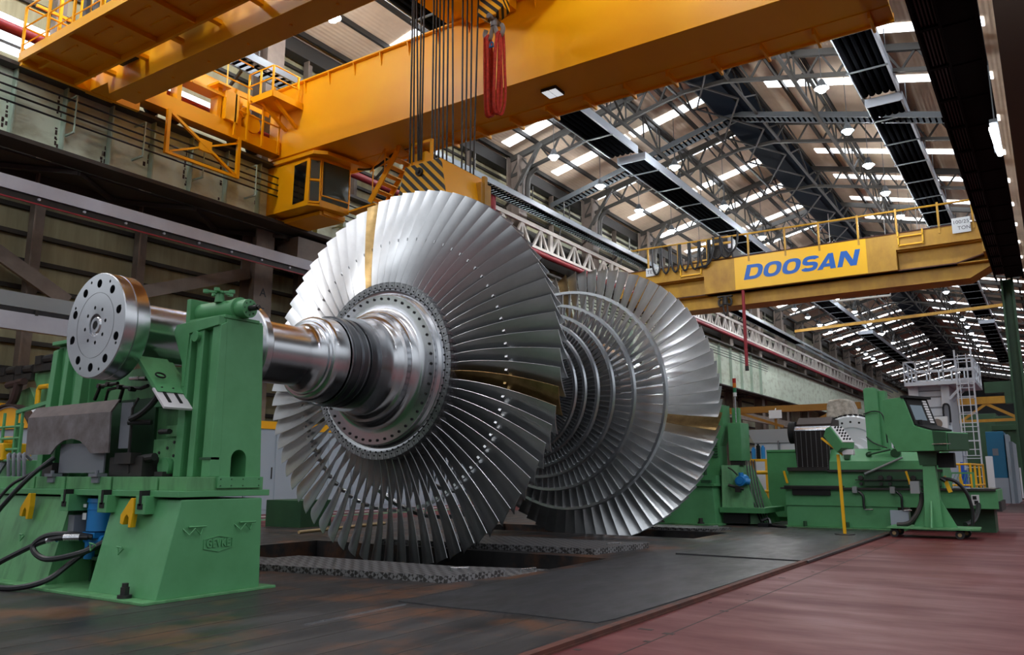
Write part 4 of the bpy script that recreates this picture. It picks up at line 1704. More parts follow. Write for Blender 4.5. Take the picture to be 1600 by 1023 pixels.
# hoses and cables
for nm, lab, pts, r in (
        ('hydraulic_hose', 'black hose looping from the blue pump towards the left edge', [(-7.1, 4.15, 0.42), (-7.2, 4.0, 0.33), (-7.5, 3.86, 0.27), (-7.68, 3.82, 0.36), (-7.6, 3.88, 0.46), (-7.42, 4.0, 0.48), (-7.3, 4.14, 0.45)], 0.026),
        ('hydraulic_hose', 'black hose with steel coupling leaving the frame at mid height', [(-7.3, 4.1, 0.45), (-7.45, 3.95, 0.45), (-7.65, 3.85, 0.40), (-7.9, 3.7, 0.26), (-8.1, 3.6, 0.15), (-8.6, 3.4, 0.04)], 0.024),
        ('hydraulic_hose', 'black hose dropping from the pump and lying on the floor', [(-7.33, 4.15, 0.36), (-7.36, 3.98, 0.22), (-7.4, 3.82, 0.10), (-7.6, 3.66, 0.04), (-8.0, 3.6, 0.04), (-8.8, 3.7, 0.04)], 0.026),
        ('power_cable', 'thick black cable running from the catch plate past the yellow hook', [(-8.13, 4.16, 1.17), (-8.2, 4.02, 1.02), (-8.28, 3.93, 0.88), (-8.4, 3.85, 0.70), (-8.6, 3.8, 0.5), (-9.2, 3.7, 0.2)], 0.022),
        ('power_cable', 'thinner black cable beside the thick cable near the yellow hook', [(-8.16, 4.16, 1.12), (-8.34, 4.02, 0.99), (-8.44, 3.93, 0.90), (-8.52, 3.85, 0.74), (-8.7, 3.8, 0.52), (-9.3, 3.7, 0.25)], 0.016)):
    m = MB()
    m.tube(pts, r, 8, 6)
    o = m.build(nm, M['cable'], None, loc=pts[0])
    tag(o, lab, 'hose' if 'hose' in nm else 'cable')
    if 'coupling' in lab:
        m = MB()
        m.cyl((-7.34, 4.05, 0.452), (-7.44, 3.96, 0.45), 0.032, n=10)
        m.cyl((-7.5, 3.93, 0.44), (-7.58, 3.89, 0.425), 0.03, n=10)
        m.build('coupling', M['steel'], o)

# ================================================================== FLOOR ITEMS
def quad_plate(name, lab, cat, c, z0, z1, mt, bevel=0.0):
    m = MB()
    m.hexa([(x, y, z0) for x, y in c] + [(x, y, z1) for x, y in c])
    o = m.build(name, mt, None, bevel=bevel, smooth=False, loc=(c[0][0], c[0][1], z0))
    return tag(o, lab, cat)


def recess_handle(parent, p, q):
    m = MB()
    m.tube([(p[0], p[1], p[2]), (p[0], p[1], p[2] + 0.03), (q[0], q[1], q[2] + 0.03), (q[0], q[1], q[2])], 0.008, 6)
    m.build('lift_handle', M['steel'], parent)


pl = quad_plate('tread_plate', 'loose tread plate pit cover in front of the front blade wheel', 'floor plate', [(-7.6, 5.82), (-4.83, 6.14), (-4.68, 6.90), (-7.5, 6.76)], BT, 0.075, M['tread'])
recess_handle(pl, (-5.05, 6.5, 0.074), (-4.92, 6.62, 0.074))
pl = quad_plate('tread_plate', 'loose tread plate pit cover lying between the two blade wheels', 'floor plate', [(-8.4, 9.05), (-4.95, 9.32), (-4.78, 10.58), (-8.4, 10.5)], BT, 0.085, M['tread'])
recess_handle(pl, (-5.05, 9.85, 0.084), (-4.95, 10.05, 0.084))
pl = quad_plate('tread_plate', 'tread plate strip beside the rear wheel pit', 'floor plate', [(-8.0, 14.2), (-5.2, 14.25), (-5.1, 14.95), (-8.0, 14.9)], BT, 0.06, M['tread'])
recess_handle(pl, (-5.35, 14.5, 0.059), (-5.25, 14.65, 0.059))
pl = quad_plate('tread_plate', 'sunken tread plate step in the corner of the front pit', 'floor plate', [(-6.0, 6.92), (-4.68, 6.92), (-4.66, 7.75), (-5.6, 7.5)], -0.03, 0.0, M['tread'])
recess_handle(pl, (-4.78, 7.35, -0.001), (-4.72, 7.55, -0.001))
quad_plate('floor_sheet', 'nearest dark sheet lying on the steel bed with its rough corner towards us', 'sheet', [(-4.55, 5.06), (-3.7, 5.12), (-2.72, 5.06), (-2.60, 9.85)], BT, 0.018, M['mat']) if False else None
m = MB()
pts = [(-4.45, 5.06), (-3.9, 5.05), (-3.3, 5.10), (-2.95, 5.08), (-2.70, 5.09), (-2.66, 5.3), (-2.62, 7.0), (-2.60, 9.85), (-4.45, 9.85)]
m.prism(pts, BT, 0.020, 'Z')
tag(m.build('floor_sheet', M['mat'], None, smooth=False, loc=(-3.5, 5.06, BT)), 'nearest dark sheet lying on the steel bed, its rough edge towards us', 'sheet')
m = MB()
m.prism([(-4.12, 9.92), (-2.48, 9.86), (-2.46, 15.35), (-4.1, 15.4)], BT, 0.034, 'Z')
tag(m.build('floor_sheet', M['mat'], None, smooth=False, loc=(-3.5, 9.9, BT)), 'further dark sheet on the bed reaching to the wheeled console', 'sheet')
m = MB()
m.cyl((-10.9, 9.8, 0.04), (-11.5, 12.6, 0.04), 0.028, n=8)
tag(m.build('bamboo_pole', M['lightwood'], None, loc=(-10.9, 9.8, 0.04)), 'pale bamboo pole on the floor behind the front blade wheel', 'pole')
m = MB()
m.cyl((-9.2, 8.0, 0.045), (-9.0, 8.0, 0.045), 0.02, n=8) if False else None
m.bar((-4.3, 3.95, BT + 0.0045), (-4.32, 5.0, BT + 0.0045), 0.009)  # bright bar stands in for a line highlight on the bed
tag(m.build('seam_highlight_bar', M['steel'], None, smooth=False, loc=(-4.3, 3.95, BT)), 'thin bright bar drawn as the highlight along a seam of the steel bed', 'rod')
# ================================================================== NEAR BRIDGE CRANE (orange)
cr = thing('bridge_crane', 'big orange bridge crane overhead with operator cab, nearest to us', 'crane', (-10, 11.5, 9.66))


def rail_posts(mb, pts, z0, h=1.05, r=0.022):
    for x, y in pts:
        mb.cyl((x, y, z0 - 0.15), (x, y, z0 + h), r, n=6)


# far girder with the cab under it
m = MB()
m.box(-17.62, -1.75, 14.08, 15.36, 9.65, 11.66)
g = m.build('girder', M['orange'], cr, bevel=0.006, smooth=False)
m = MB()
m.box(-17.62, -1.75, 13.98, 15.46, 11.66, 11.70)
m.box(-17.62, -1.75, 15.36, 15.92, 9.63, 9.68)
m.box(-16.9, -1.75, 15.88, 15.93, 9.58, 9.76)
build_each(m, 'girder_flange', M['orange'], g, smooth=False)
m = MB()
x = -16.2
while x < -2:
    m.prism([(14.08, 11.66), (13.985, 11.66), (14.06, 11.36), (14.08, 11.32)], x, x + 0.03, 'X')
    x += 0.93
build_each(m, 'gusset', M['orange'], g, smooth=False)
m = MB()
x = -15.4
while x < -2:
    m.prism([(15.36, 9.63), (15.92, 9.63), (15.99, 9.56), (15.99, 9.50), (15.36, 9.5)], x, x + 0.05, 'X')
    x += 1.02
build_each(m, 'walkway_bracket', M['orange'], g, smooth=False)
# floodlight under the girder
m = MB()
m.box(-8.95, -8.55, 14.62, 15.02, 9.58, 9.65)
fl_ = m.build('flood_lamp', M['dark_steel'], cr, smooth=False, label='square white four-panel floodlight')
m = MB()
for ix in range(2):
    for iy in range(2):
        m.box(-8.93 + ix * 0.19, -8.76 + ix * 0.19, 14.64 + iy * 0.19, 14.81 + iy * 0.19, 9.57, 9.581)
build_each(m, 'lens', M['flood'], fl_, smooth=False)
# near girder with the walkway in front
m = MB()
m.prism([(-17.3, 9.42), (-16.4, 9.42), (-16.3, 9.13), (-1.75, 9.13), (-1.75, 11.4), (-17.3, 11.4)], 8.72, 9.34, 'Y')
g = m.build('girder', M['orange'], cr, bevel=0.006, smooth=False)
m = MB()
m.box(-17.2, -1.75, 8.36, 8.42, 9.42, 9.58)
build_each(m, 'girder_flange', M['orange'], g, smooth=False)
m = MB()
for k in range(12):
    x = -16.2 + k * 1.2
    m.box(x, x + 0.12, 8.42, 8.72, 9.50, 9.58)
    m.cyl((x + 0.5, 9.05, 9.10), (x + 0.5, 9.05, 9.14), 0.03, n=8)
build_each(m, 'bracket', M['orange'], g, smooth=False)
m = MB()
m.box(-17.2, -1.75, 7.28, 8.40, 9.56, 9.60)
wk = m.build('walkway', M['orange'], cr, smooth=False)
m = MB()
m.box(-17.2, -1.75, 7.24, 7.30, 9.48, 9.68)
m.box(-17.2, -17.1, 7.28, 9.9, 9.40, 9.72)
build_each(m, 'walkway_edge', M['orange'], wk, smooth=False)
m = MB()
for k in range(12):
    x = -16.6 + k * 1.25
    m.box(x, x + 0.05, 7.3, 8.38, 9.46, 9.56)
    m.box(x + 0.35, x + 0.95, 7.62, 7.66, 9.53, 9.56)
    m.box(x + 0.35, x + 0.95, 8.02, 8.06, 9.53, 9.56)
m.box(-17.1, -16.6, 7.6, 7.66, 9.46, 9.56)
build_each(m, 'joist', M['orange'], wk, smooth=False)
# railing of the walkway
px = [-17.15 + 1.0 * k for k in range(15)]
for x in px:
    m = MB()
    m.box(x - 0.03, x + 0.03, 7.25, 7.29, 9.5, 10.72)
    m.build('railing_post', M['orange'], cr, smooth=False)
m = MB()
m.cyl((-17.15, 7.27, 10.72), (-1.75, 7.27, 10.72), 0.022, n=6)
m.cyl((-17.15, 7.27, 10.25), (-1.75, 7.27, 10.25), 0.018, n=6)
m.cyl((-17.15, 7.27, 9.85), (-1.75, 7.27, 9.85), 0.014, n=6)
for z in (10.25, 10.72):
    m.cyl((-17.15, 7.27, z), (-17.15, 9.2, z), 0.02, n=6)
build_each(m, 'handrail', M['orange'], cr)
# end stair tower with more posts
m = MB()
for x, y in ((-17.25, 8.0), (-17.25, 8.6), (-17.0, 8.4), (-16.75, 8.2), (-16.75, 8.6), (-16.4, 8.5)):
    m.box(x - 0.03, x + 0.03, y - 0.03, y + 0.03, 9.6, 11.9)
m.box(-17.4, -16.3, 8.3, 8.7, 10.55, 10.65)
m.box(-17.3, -17.24, 7.5, 8.6, 10.9, 10.96)
build_each(m, 'stair_post', M['orange'], cr, smooth=False)
# machinery and cable bundles on the walkway
m = MB()
random.seed(11)
for k in range(16):
    x = -15.9 + k * 0.5
    m.tube([(x, 7.9, 11.6), (x + 0.05, 7.85, 10.4), (x + 0.25, 7.85, 9.95 + 0.2 * random.random()), (x + 0.45, 7.85, 10.4), (x + 0.5, 7.9, 11.6)], 0.08, 7, 3)
build_each(m, 'cable_loop', M['cable'], cr)
m = MB()
m.box(-15.8, -15.2, 8.2, 8.7, 9.6, 10.0)
m.box(-14.0, -13.0, 8.0, 8.6, 9.6, 10.3)
build_each(m, 'drive_motor', M['dark_steel'], cr, bevel=0.02, smooth=False)
# end carriage between the girders
m = MB()
m.box(-17.56, -17.14, 9.34, 14.08, 9.74, 10.12)
ec = m.build('end_carriage', M['orange'], cr, bevel=0.006, smooth=False)
m = MB()
m.box(-17.62, -17.58, 10.0, 14.0, 10.95, 11.35)
m.box(-17.56, -17.14, 10.0, 12.3, 10.72, 10.80)
build_each(m, 'upper_beam', M['orange'], ec, smooth=False)
m = MB()
for y in (10.10, 10.55, 10.95, 12.1, 12.75):
    m.box(-17.5, -17.2, y - 0.06, y + 0.06, 10.12, 11.0)
build_each(m, 'post', M['orange'], ec, smooth=False)
m = MB()
m.box(-17.4, -17.05, 12.2, 12.6, 10.1, 10.9)
m.box(-17.5, -17.0, 11.9, 12.3, 10.95, 11.02)
m.cyl((-17.5, 13.1, 10.3), (-17.1, 13.1, 10.3), 0.26, n=16)
m.cyl((-17.4, 12.9, 10.55), (-17.15, 12.9, 10.55), 0.16, n=14)
build_each(m, 'drive_unit', M['orange'], ec, bevel=0.01)
for y in (10.5, 11.1, 12.9, 13.5):
    m = MB()
    m.cyl((-17.66, y, 9.86), (-17.56, y, 9.86), 0.20, n=20)
    m.build('wheel', M['dark_steel'], ec)
m = MB()
for y in (12.5, 12.9, 13.4, 13.95):
    m.box(-17.1, -17.05, y - 0.025, y + 0.025, 9.75, 10.95)
m.cyl((-17.08, 12.4, 10.9), (-17.08, 14.0, 10.9), 0.02, n=6)
m.cyl((-17.08, 12.4, 10.5), (-17.08, 14.0, 10.5), 0.02, n=6)
m.cyl((-17.08, 10.1, 11.25), (-17.08, 13.0, 11.25), 0.02, n=6)
for y in (10.1, 11.2, 12.2):
    m.cyl((-17.08, y, 10.7), (-17.08, y, 11.9), 0.02, n=6)
m.cyl((-17.08, 10.1, 11.9), (-17.08, 13.0, 11.9), 0.02, n=6)
build_each(m, 'carriage_railing', M['orange'], ec, smooth=False)
# hanging inspection frame below the carriage
m = MB()
X = -17.05
for a, b in (((X, 10.62, 9.72), (X, 10.62, 8.6)), ((X, 12.66, 9.72), (X, 12.66, 8.6))):
    m.bar(a, b, 0.09)
m.bar((X, 10.62, 9.68), (X, 12.66, 9.68), 0.06)
m.bar((X, 10.62, 8.63), (X, 12.66, 8.63), 0.07)
m.bar((X, 10.70, 9.66), (X, 12.6, 8.66), 0.07)
m.bar((X, 10.70, 8.68), (X, 12.6, 9.55), 0.05)
m.box(X - 0.03, X + 0.03, 11.5, 11.85, 9.0, 9.3)
m.build('inspection_frame', M['orange'], cr, smooth=False)
# small platform in front of the far girder
m = MB()
m.box(-17.3, -16.28, 13.05, 14.06, 10.92, 10.98)
pf = m.build('platform', M['orange'], cr, smooth=False)
m = MB()
m.box(-17.3, -16.28, 13.02, 13.06, 10.86, 11.04)
m.box(-16.30, -16.26, 13.05, 14.06, 10.86, 11.04)
m.bar((-16.9, 14.06, 10.4), (-16.9, 13.2, 10.9), 0.08)
m.bar((-16.5, 14.06, 10.4), (-16.5, 13.3, 10.9), 0.08)
build_each(m, 'platform_edge', M['orange'], pf, smooth=False)
m = MB()
for x, y in ((-17.28, 13.05), (-16.8, 13.05), (-16.3, 13.05), (-16.3, 13.9), (-17.28, 13.9)):
    m.box(x - 0.022, x + 0.022, y - 0.022, y + 0.022, 10.95, 11.75)
for z in (11.4, 11.75):
    m.tube([(-17.28, 13.05, z), (-16.36, 13.05, z), (-16.29, 13.12, z), (-16.29, 13.95, z)], 0.02, 6)
m.build('platform_railing', M['orange'], pf, smooth=False)
# operator cab
m = MB()
m.hexa([(-17.62, 14.1, 8.1), (-16.02, 14.1, 8.1), (-15.72, 14.5, 8.1), (-17.62, 15.6, 8.1), (-17.62, 14.1, 9.48), (-15.92, 14.1, 9.48), (-15.50, 14.5, 9.48), (-17.62, 15.6, 9.48)]) if False else None
m.prism([(-17.62, 14.1), (-15.95, 14.1), (-15.75, 14.35), (-15.6, 15.3), (-17.62, 15.6)], 8.08, 9.46, 'Z')
cab = m.build('cab', M['orange'], cr, bevel=0.006, smooth=False)
m = MB()
m.prism([(-17.66, 14.02), (-15.72, 14.02), (-15.45, 14.3), (-15.3, 15.4), (-17.66, 15.7)], 9.46, 9.56, 'Z')
m.prism([(-17.2, 14.3), (-16.2, 14.3), (-16.0, 15.2), (-17.2, 15.4)], 9.56, 9.66, 'Z')
m.build('cab_roof', M['orange'], cab, smooth=False)
m = MB()
m.box(-17.5, -15.9, 14.5, 15.4, 7.92, 8.02)
m.box(-17.62, -17.5, 14.4, 15.5, 7.95, 8.08)
m.box(-16.0, -15.85, 14.6, 15.4, 7.95, 8.08)
m.build('cab_floor_frame', M['orange'], cab, smooth=False)
m = MB()
m.hexa([(-16.52, 14.085, 8.20), (-16.08, 14.085, 8.24), (-16.08, 14.1, 8.24), (-16.52, 14.1, 8.20), (-16.50, 14.085, 9.30), (-16.03, 14.085, 9.34), (-16.03, 14.1, 9.34), (-16.50, 14.1, 9.30)])
m.build('front_window', M['glass_dark'], cab, smooth=False)


def quad(p00, p10, p11, p01, out, th=0.012):
    mb = MB()
    o = Vector(out).normalized() * th
    P_ = [Vector(p) for p in (p00, p10, p11, p01)]
    mb.hexa([*(p - o * 0.2 for p in P_), *(p + o for p in P_)])
    return mb


def lerp3(a, b, f):
    return tuple(a[i] + (b[i] - a[i]) * f for i in range(3))


def pane(a, b, u0, u1, z0, z1, out, mt, nm):
    p = lerp3(a, b, u0); q = lerp3(a, b, u1)
    return quad((p[0], p[1], z0), (q[0], q[1], z0), (q[0], q[1], z1), (p[0], p[1], z1), out).build(nm, mt, cab, smooth=False)


A, B, Cc = (-15.95, 14.1, 0), (-15.75, 14.35, 0), (-15.6, 15.3, 0)
pane(A, B, 0.1, 0.92, 8.85, 9.36, (0.78, -0.62, 0), M['glass'], 'side_window')
pane(A, B, 0.1, 0.92, 8.22, 8.76, (0.78, -0.62, 0), M['glass'], 'side_window')
pane(B, Cc, 0.08, 0.94, 8.42, 9.36, (0.98, -0.15, 0), M['glass'], 'side_window')
quad((-15.78, 14.4, 8.10), (-15.64, 15.25, 8.10), (-15.60, 15.25, 8.36), (-15.74, 14.4, 8.36), (0.98, -0.15, 0)).build('foot_window', M['glass'], cab, smooth=False)
m = MB()
for (a, b, u0, u1, z0, z1) in ((A, B, 0.06, 0.96, 8.80, 9.40), (A, B, 0.06, 0.96, 8.18, 8.80), (B, Cc, 0.04, 0.97, 8.39, 9.40)):
    p = lerp3(a, b, u0); q = lerp3(a, b, u1)
    for z in (z0, z1):
        m.bar((p[0] + 0.012, p[1], z), (q[0] + 0.012, q[1], z), 0.035)
    m.bar((p[0] + 0.012, p[1], z0), (p[0] + 0.012, p[1], z1), 0.035)
    m.bar((q[0] + 0.012, q[1], z0), (q[0] + 0.012, q[1], z1), 0.035)
m.build('window_frame', M['orange'], cab, smooth=False)
# cab stairs
m = MB()
a, b = (-14.75, 15.5, 8.25), (-13.7, 15.5, 9.63)
for dy in (-0.28, 0.28):
    m.bar((a[0], a[1] + dy, a[2]), (b[0], b[1] + dy, b[2]), 0.04, 0.16)
for k in range(7):
    f = (k + 0.5) / 7
    x, z = a[0] + (b[0] - a[0]) * f, a[2] + (b[2] - a[2]) * f
    m.box(x - 0.1, x + 0.1, 15.24, 15.76, z - 0.015, z + 0.015)
m.bar((-15.6, 15.5, 8.15), (-14.6, 15.5, 8.2), 0.5, 0.05)
for f in (0.1, 0.5, 0.9):
    x, z = a[0] + (b[0] - a[0]) * f, a[2] + (b[2] - a[2]) * f
    m.cyl((x, 15.2, z), (x, 15.2, z + 0.8), 0.018, n=6)
m.cyl((a[0], 15.2, a[2] + 0.85), (b[0], 15.2, b[2] + 0.6), 0.018, n=6)
m.build('cab_stairs', M['orange'], cr, smooth=False)
m = MB()
m.tube([(-15.6, 15.6, 9.5), (-14.9, 15.5, 9.35), (-14.2, 15.5, 9.6), (-13.6, 15.5, 9.66)], 0.035, 6, 4)
m.build('cab_cable', M['cable'], cr)
# trolley on top of the girders (mostly above the picture)
m = MB()
m.box(-11.2, -7.6, 9.0, 15.2, 11.72, 12.4)
m.box(-10.4, -9.2, 9.35, 14.0, 11.4, 11.72)
m.build('trolley', M['orange'], cr, smooth=False)

# ------------------------------------------------------------------ hook block with ropes
hb = thing('hook_block', 'orange hook block with black hazard stripes hanging above the front blade wheel', 'hook block', (-9.8, 12.1, 6.4))
m = MB()
m.prism([(-10.42, 6.30), (-10.20, 7.02), (-9.30, 7.02), (-9.18, 6.30)], 11.52, 12.85, 'Y')
bd = m.build('block_body', M['orange'], hb, bevel=0.008, smooth=False)
m = MB()
m.prism([(-10.42, 6.30), (-10.20, 7.02), (-9.30, 7.02), (-9.18, 6.30)], 11.495, 11.519, 'Y')
m.build('striped_plate', M['hazard'], bd, smooth=False, label='black and yellow striped end plate')
m = MB()
m.cyl((-9.82, 11.45, 6.84), (-9.82, 11.5, 6.84), 0.085, n=18)
m.cyl((-9.82, 11.41, 6.84), (-9.82, 11.46, 6.84), 0.04, n=12)
m.build('pin', M['dark_steel'], bd)
m = MB()
m.prism([(-10.12, 7.02), (-10.12, 7.22), (-10.05, 7.30), (-9.75, 7.30), (-9.66, 7.22), (-9.66, 7.02)], 11.6, 11.66, 'Y')
m.build('sheave_cheek', M['orange'], hb, bevel=0.004, smooth=False)
m = MB()
for x in (-10.13, -9.62):
    m.bar((x, 11.6, 7.0), (x, 11.6, 7.52), 0.05)
m.bar((-10.13, 11.6, 7.5), (-9.62, 11.6, 7.5), 0.05)
m.build('rope_guard', M['orange'], hb, smooth=False)
m = MB()
m.box(-9.42, -9.14, 12.6, 12.95, 6.35, 6.85)
m.box(-9.2, -9.12, 12.7, 12.8, 6.3, 7.0)
m.build('limit_switch_box', M['gold'], hb, bevel=0.004, smooth=False)
m = MB()
m.cyl((-9.8, 12.2, 5.95), (-9.8, 12.2, 6.32), 0.14, n=16)
hk = []
for k in range(15):
    t = PI * 0.5 + PI * 1.45 * k / 14
    hk.append((-9.8 + 0.34 * math.cos(t), 12.2, 5.6 + 0.34 * math.sin(t)))
m.tube([(-9.8, 12.2, 6.0)] + hk, 0.085, 10)
m.build('hook', M['dark_steel'], hb)
for Y, l in ((11.55, [(-10.16, -10.14, 7.22), (-10.12, -10.04, 7.22), (-10.06, -9.92, 7.22), (-9.93, -9.89, 7.22), (-9.85, -9.84, 7.22)]),
             (12.1, [(-10.05, -10.03, 7.0), (-9.97, -9.95, 7.0), (-9.88, -9.85, 7.0), (-9.78, -9.74, 7.0), (-9.66, -9.64, 7.0), (-9.55, -9.47, 7.0)]),
             (12.75, [(-9.77, -9.75, 7.0), (-9.65, -9.65, 7.0), (-9.53, -9.53, 7.0), (-9.36, -9.45, 7.0)])):
    for xt, xb, zb in l:
        z0 = 10.9
        xt2 = xb + (xt - xb) * (11.5 - zb) / (z0 - zb)
        m = MB()
        m.cyl((xb, Y, zb - 0.1), (xt2, Y, 11.5), 0.019, n=7)
        m.build('wire_rope', M['rope'], hb)

# auxiliary hook with the bunch of red slings
ah = thing('auxiliary_hook', 'small grey crane hook with striped block carrying red slings', 'hook', (-9.0, 12.8, 10.4))
m = MB()
m.prism([(-9.32, 10.62), (-9.20, 11.2), (-8.72, 11.2), (-8.66, 10.62), (-8.85, 10.50), (-9.15, 10.50)], 12.66, 12.94, 'Y')
ab = m.build('block', M['hazard'], ah, bevel=0.01, smooth=False)
m = MB()
m.cyl((-8.98, 12.8, 10.32), (-8.98, 12.8, 10.55), 0.075, n=14)
m.cyl((-8.98, 12.6, 10.48), (-8.98, 13.0, 10.48), 0.06, n=12)
m.build('swivel', M['grey_plate'], ah)
m = MB()
for s in (-1, 1):
    m.tube([(-8.98, 12.8, 10.36), (-8.98 + s * 0.06, 12.8, 10.2), (-8.98 + s * 0.1, 12.8, 10.08), (-8.98 + s * 0.19, 12.8, 10.07), (-8.98 + s * 0.235, 12.8, 10.2), (-8.98 + s * 0.20, 12.8, 10.30)], 0.05, 9, 3)
m.build('double_hook', M['beam_grey'], ah)
m = MB()
for x in (-9.05, -8.9):
    m.cyl((x, 12.8, 11.2), (x, 12.8, 11.7), 0.018, n=6)
build_each(m, 'wire_rope', M['rope'], ah)
random.seed(21)
SL = [(-9.16, 0), (-9.12, 0.05), (-9.07, -0.04), (-8.93, 0.04), (-8.87, -0.03), (-8.81, 0.03)]
for i, (x, dy) in enumerate(SL):
    m = MB()
    zb = 8.34 + 0.05 * random.random()
    dx = random.uniform(-0.03, 0.03)
    x_top = -9.13 if i < 3 else -8.83
    y0 = 12.8 + dy * 0.9
    pts = [(x_top + (i % 3 - 1) * 0.035, y0 - 0.065, 10.06), (x, y0 - 0.07, 9.7), (x + dx, y0 - 0.08, 9.2), (x + dx * 0.5 + (-8.97 - x) * 0.15, y0 - 0.09, 8.7),
           (x + (-8.97 - x) * 0.2, y0 - 0.05, zb), (x + 0.05 + (-8.97 - x) * 0.2, y0 + 0.04, zb + 0.03), (x + 0.06, y0 + 0.07, 8.8), (x + 0.03 - dx, y0 + 0.07, 9.4), (x_top + (i % 3 - 1) * 0.035, y0 + 0.065, 10.06), (x_top + (i % 3 - 1) * 0.035, y0, 10.13), (x_top + (i % 3 - 1) * 0.035, y0 - 0.065, 10.06)]
    m.tube(pts, 0.034, 6, 4)
    o = m.build('lifting_sling', M['sling_red'], None, loc=(x, 12.8, 10.1))
    tag(o, 'red lifting sling on the small hook, %s from the wire ropes' % ORD[i], 'sling', 'red lifting slings')
m = MB()
m.tube([(-8.97 + 0.04 * math.cos(t * PI / 6), 12.70, 9.86 + 0.055 * math.sin(t * PI / 6)) for t in range(13)], 0.016, 6)
m.cyl((-9.02, 12.70, 9.81), (-8.92, 12.70, 9.81), 0.022, n=8)
tag(m.build('shackle', M['blue'], None, loc=(-8.97, 12.72, 9.86)), 'small blue shackle among the red slings', 'shackle')

# ================================================================== SECOND BRIDGE CRANE (gold, with the sign)
dc = thing('bridge_crane', 'weathered gold bridge crane further back with large yellow name sign', 'crane', (-9, 37.5, 9.66))
m = MB()
m.prism([(-17.3, 9.5), (-16.2, 8.98), (-2.2, 8.98), (-1.25, 9.5), (-1.25, 10.9), (-17.3, 10.9)], 37.35, 38.6, 'Y')
m.build('main_girder', M['gold'], dc, smooth=False)
m = MB()
m.prism([(-17.3, 10.45), (-13.32, 10.45), (-13.32, 9.58), (-4.80, 9.58), (-4.80, 10.45), (-1.25, 10.45), (-1.25, 11.16), (-17.3, 11.16)], 36.8, 37.0, 'Y')
m.build('front_girder', M['gold'], dc, smooth=False)
m = MB()
m.box(-17.3, -1.25, 37.0, 37.36, 10.42, 10.46)
m.box(-17.2, -1.25, 37.0, 37.36, 9.56, 9.6)
m.prism([(-17.3, 9.62), (-13.32, 9.58), (-13.32, 10.42), (-17.3, 10.42)], 37.30, 37.345, 'Y')
m.prism([(-4.8, 9.58), (-2.6, 9.62), (-1.25, 9.98), (-1.25, 10.42), (-4.8, 10.42)], 37.30, 37.345, 'Y')
build_each(m, 'recess', M['gold'], dc, smooth=False)
m = MB()
m.box(-17.3, -1.25, 36.74, 36.8, 9.54, 9.59) if False else None
m.box(-17.3, -1.25, 36.76, 37.0, 11.16, 11.2)
m.prism([(-17.3, 9.60), (-13.3, 9.56), (-2.6, 9.56), (-1.25, 9.92), (-1.25, 9.97), (-2.6, 9.61), (-13.3, 9.61), (-17.3, 9.65)], 36.97, 37.36, 'Y')
m.build('girder_flange', M['rust'], dc, smooth=False)
m = MB()
m.box(-11.80, -5.97, 36.785, 36.80, 9.60, 11.15)
sg = m.build('name_sign', M['sign_yellow'], dc, smooth=False, label='yellow sign panel with blue lettering DOOSAN')


def letter(ch, x0, w, h=0.70, th=0.20):
    """heavy slanted capital; each is built from thick strokes on the sign face"""
    y0, y1 = 36.772, 36.784
    zb = 10.02
    mb = MB()

    def P(u, v):
        return (x0 + u + 0.27 * v, zb + v)

    def poly(pts):
        k_ = len(mb.cuts) * (0.0004 if ch in 'AN' else 0.00002)          # strokes lie on one another
        mb.prism([P(*p) for p in pts], y0 - 0.002 * len(ch) - k_, y1, 'Y')

    def ring(cx, cz, ax, az, bx, bz, a0, a1, ex=2.6, n=20):
        def se(c, ax_, az_, t):
            ct, st = math.cos(t), math.sin(t)
            return (cx + ax_ * math.copysign(abs(ct) ** (2 / ex), ct), cz + az_ * math.copysign(abs(st) ** (2 / ex), st))
        for k in range(n):
            t0 = a0 + (a1 - a0) * k / n
            t1 = a0 + (a1 - a0) * (k + 1) / n
            poly([se(0, ax, az, t0), se(0, ax, az, t1), se(0, bx, bz, t1), se(0, bx, bz, t0)])
    if ch == 'O':
        ring(w / 2, h / 2, w / 2, h / 2, w / 2 - th * 1.05, h / 2 - th * 0.72, 0, 2 * PI, n=32)
    elif ch == 'D':
        poly([(0, 0), (th * 1.1, 0), (th * 1.1, h), (0, h)])
        poly([(th, 0), (w * 0.55, 0), (w * 0.55, th * 0.75), (th, th * 0.75)])
        poly([(th, h - th * 0.75), (w * 0.55, h - th * 0.75), (w * 0.55, h), (th, h)])
        ring(w * 0.5, h / 2, w * 0.5, h / 2, w * 0.5 - th * 1.05, h / 2 - th * 0.75, -PI / 2, PI / 2)
    elif ch == 'S':
        q = th * 0.78
        r = (h + q) / 4
        ring(w / 2, h - r, w / 2, r, w / 2 - th, r - q, PI * 0.12, PI * 1.5, n=18)
        ring(w / 2, r, w / 2, r, w / 2 - th, r - q, -PI * 0.88, PI * 0.5, n=18)
    elif ch == 'A':
        poly([(0, 0), (th * 1.15, 0), (w * 0.62, h), (w * 0.40, h)])
        poly([(w, 0), (w - th * 1.15, 0), (w * 0.40, h), (w * 0.66, h)])
        poly([(w * 0.24, h * 0.16), (w * 0.80, h * 0.16), (w * 0.74, h * 0.36), (w * 0.34, h * 0.36)])
    elif ch == 'N':
        poly([(0, 0), (th * 1.05, 0), (th * 1.05, h), (0, h)])
        poly([(w - th * 1.05, 0), (w, 0), (w, h), (w - th * 1.05, h)])
        poly([(0, h), (th * 1.25, h), (w, 0), (w - th * 1.25, 0)])
    return mb.build('letter', M['sign_blue'], sg, smooth=False, label='blue slanted capital ' + ch)


lx = -11.38
for ch, w in (('D', 0.80), ('O', 0.80), ('O', 0.80), ('S', 0.72), ('A', 0.80), ('N', 0.80)):
    letter(ch, lx, w)
    lx += w + (0.02 if ch in 'S' else 0.06)
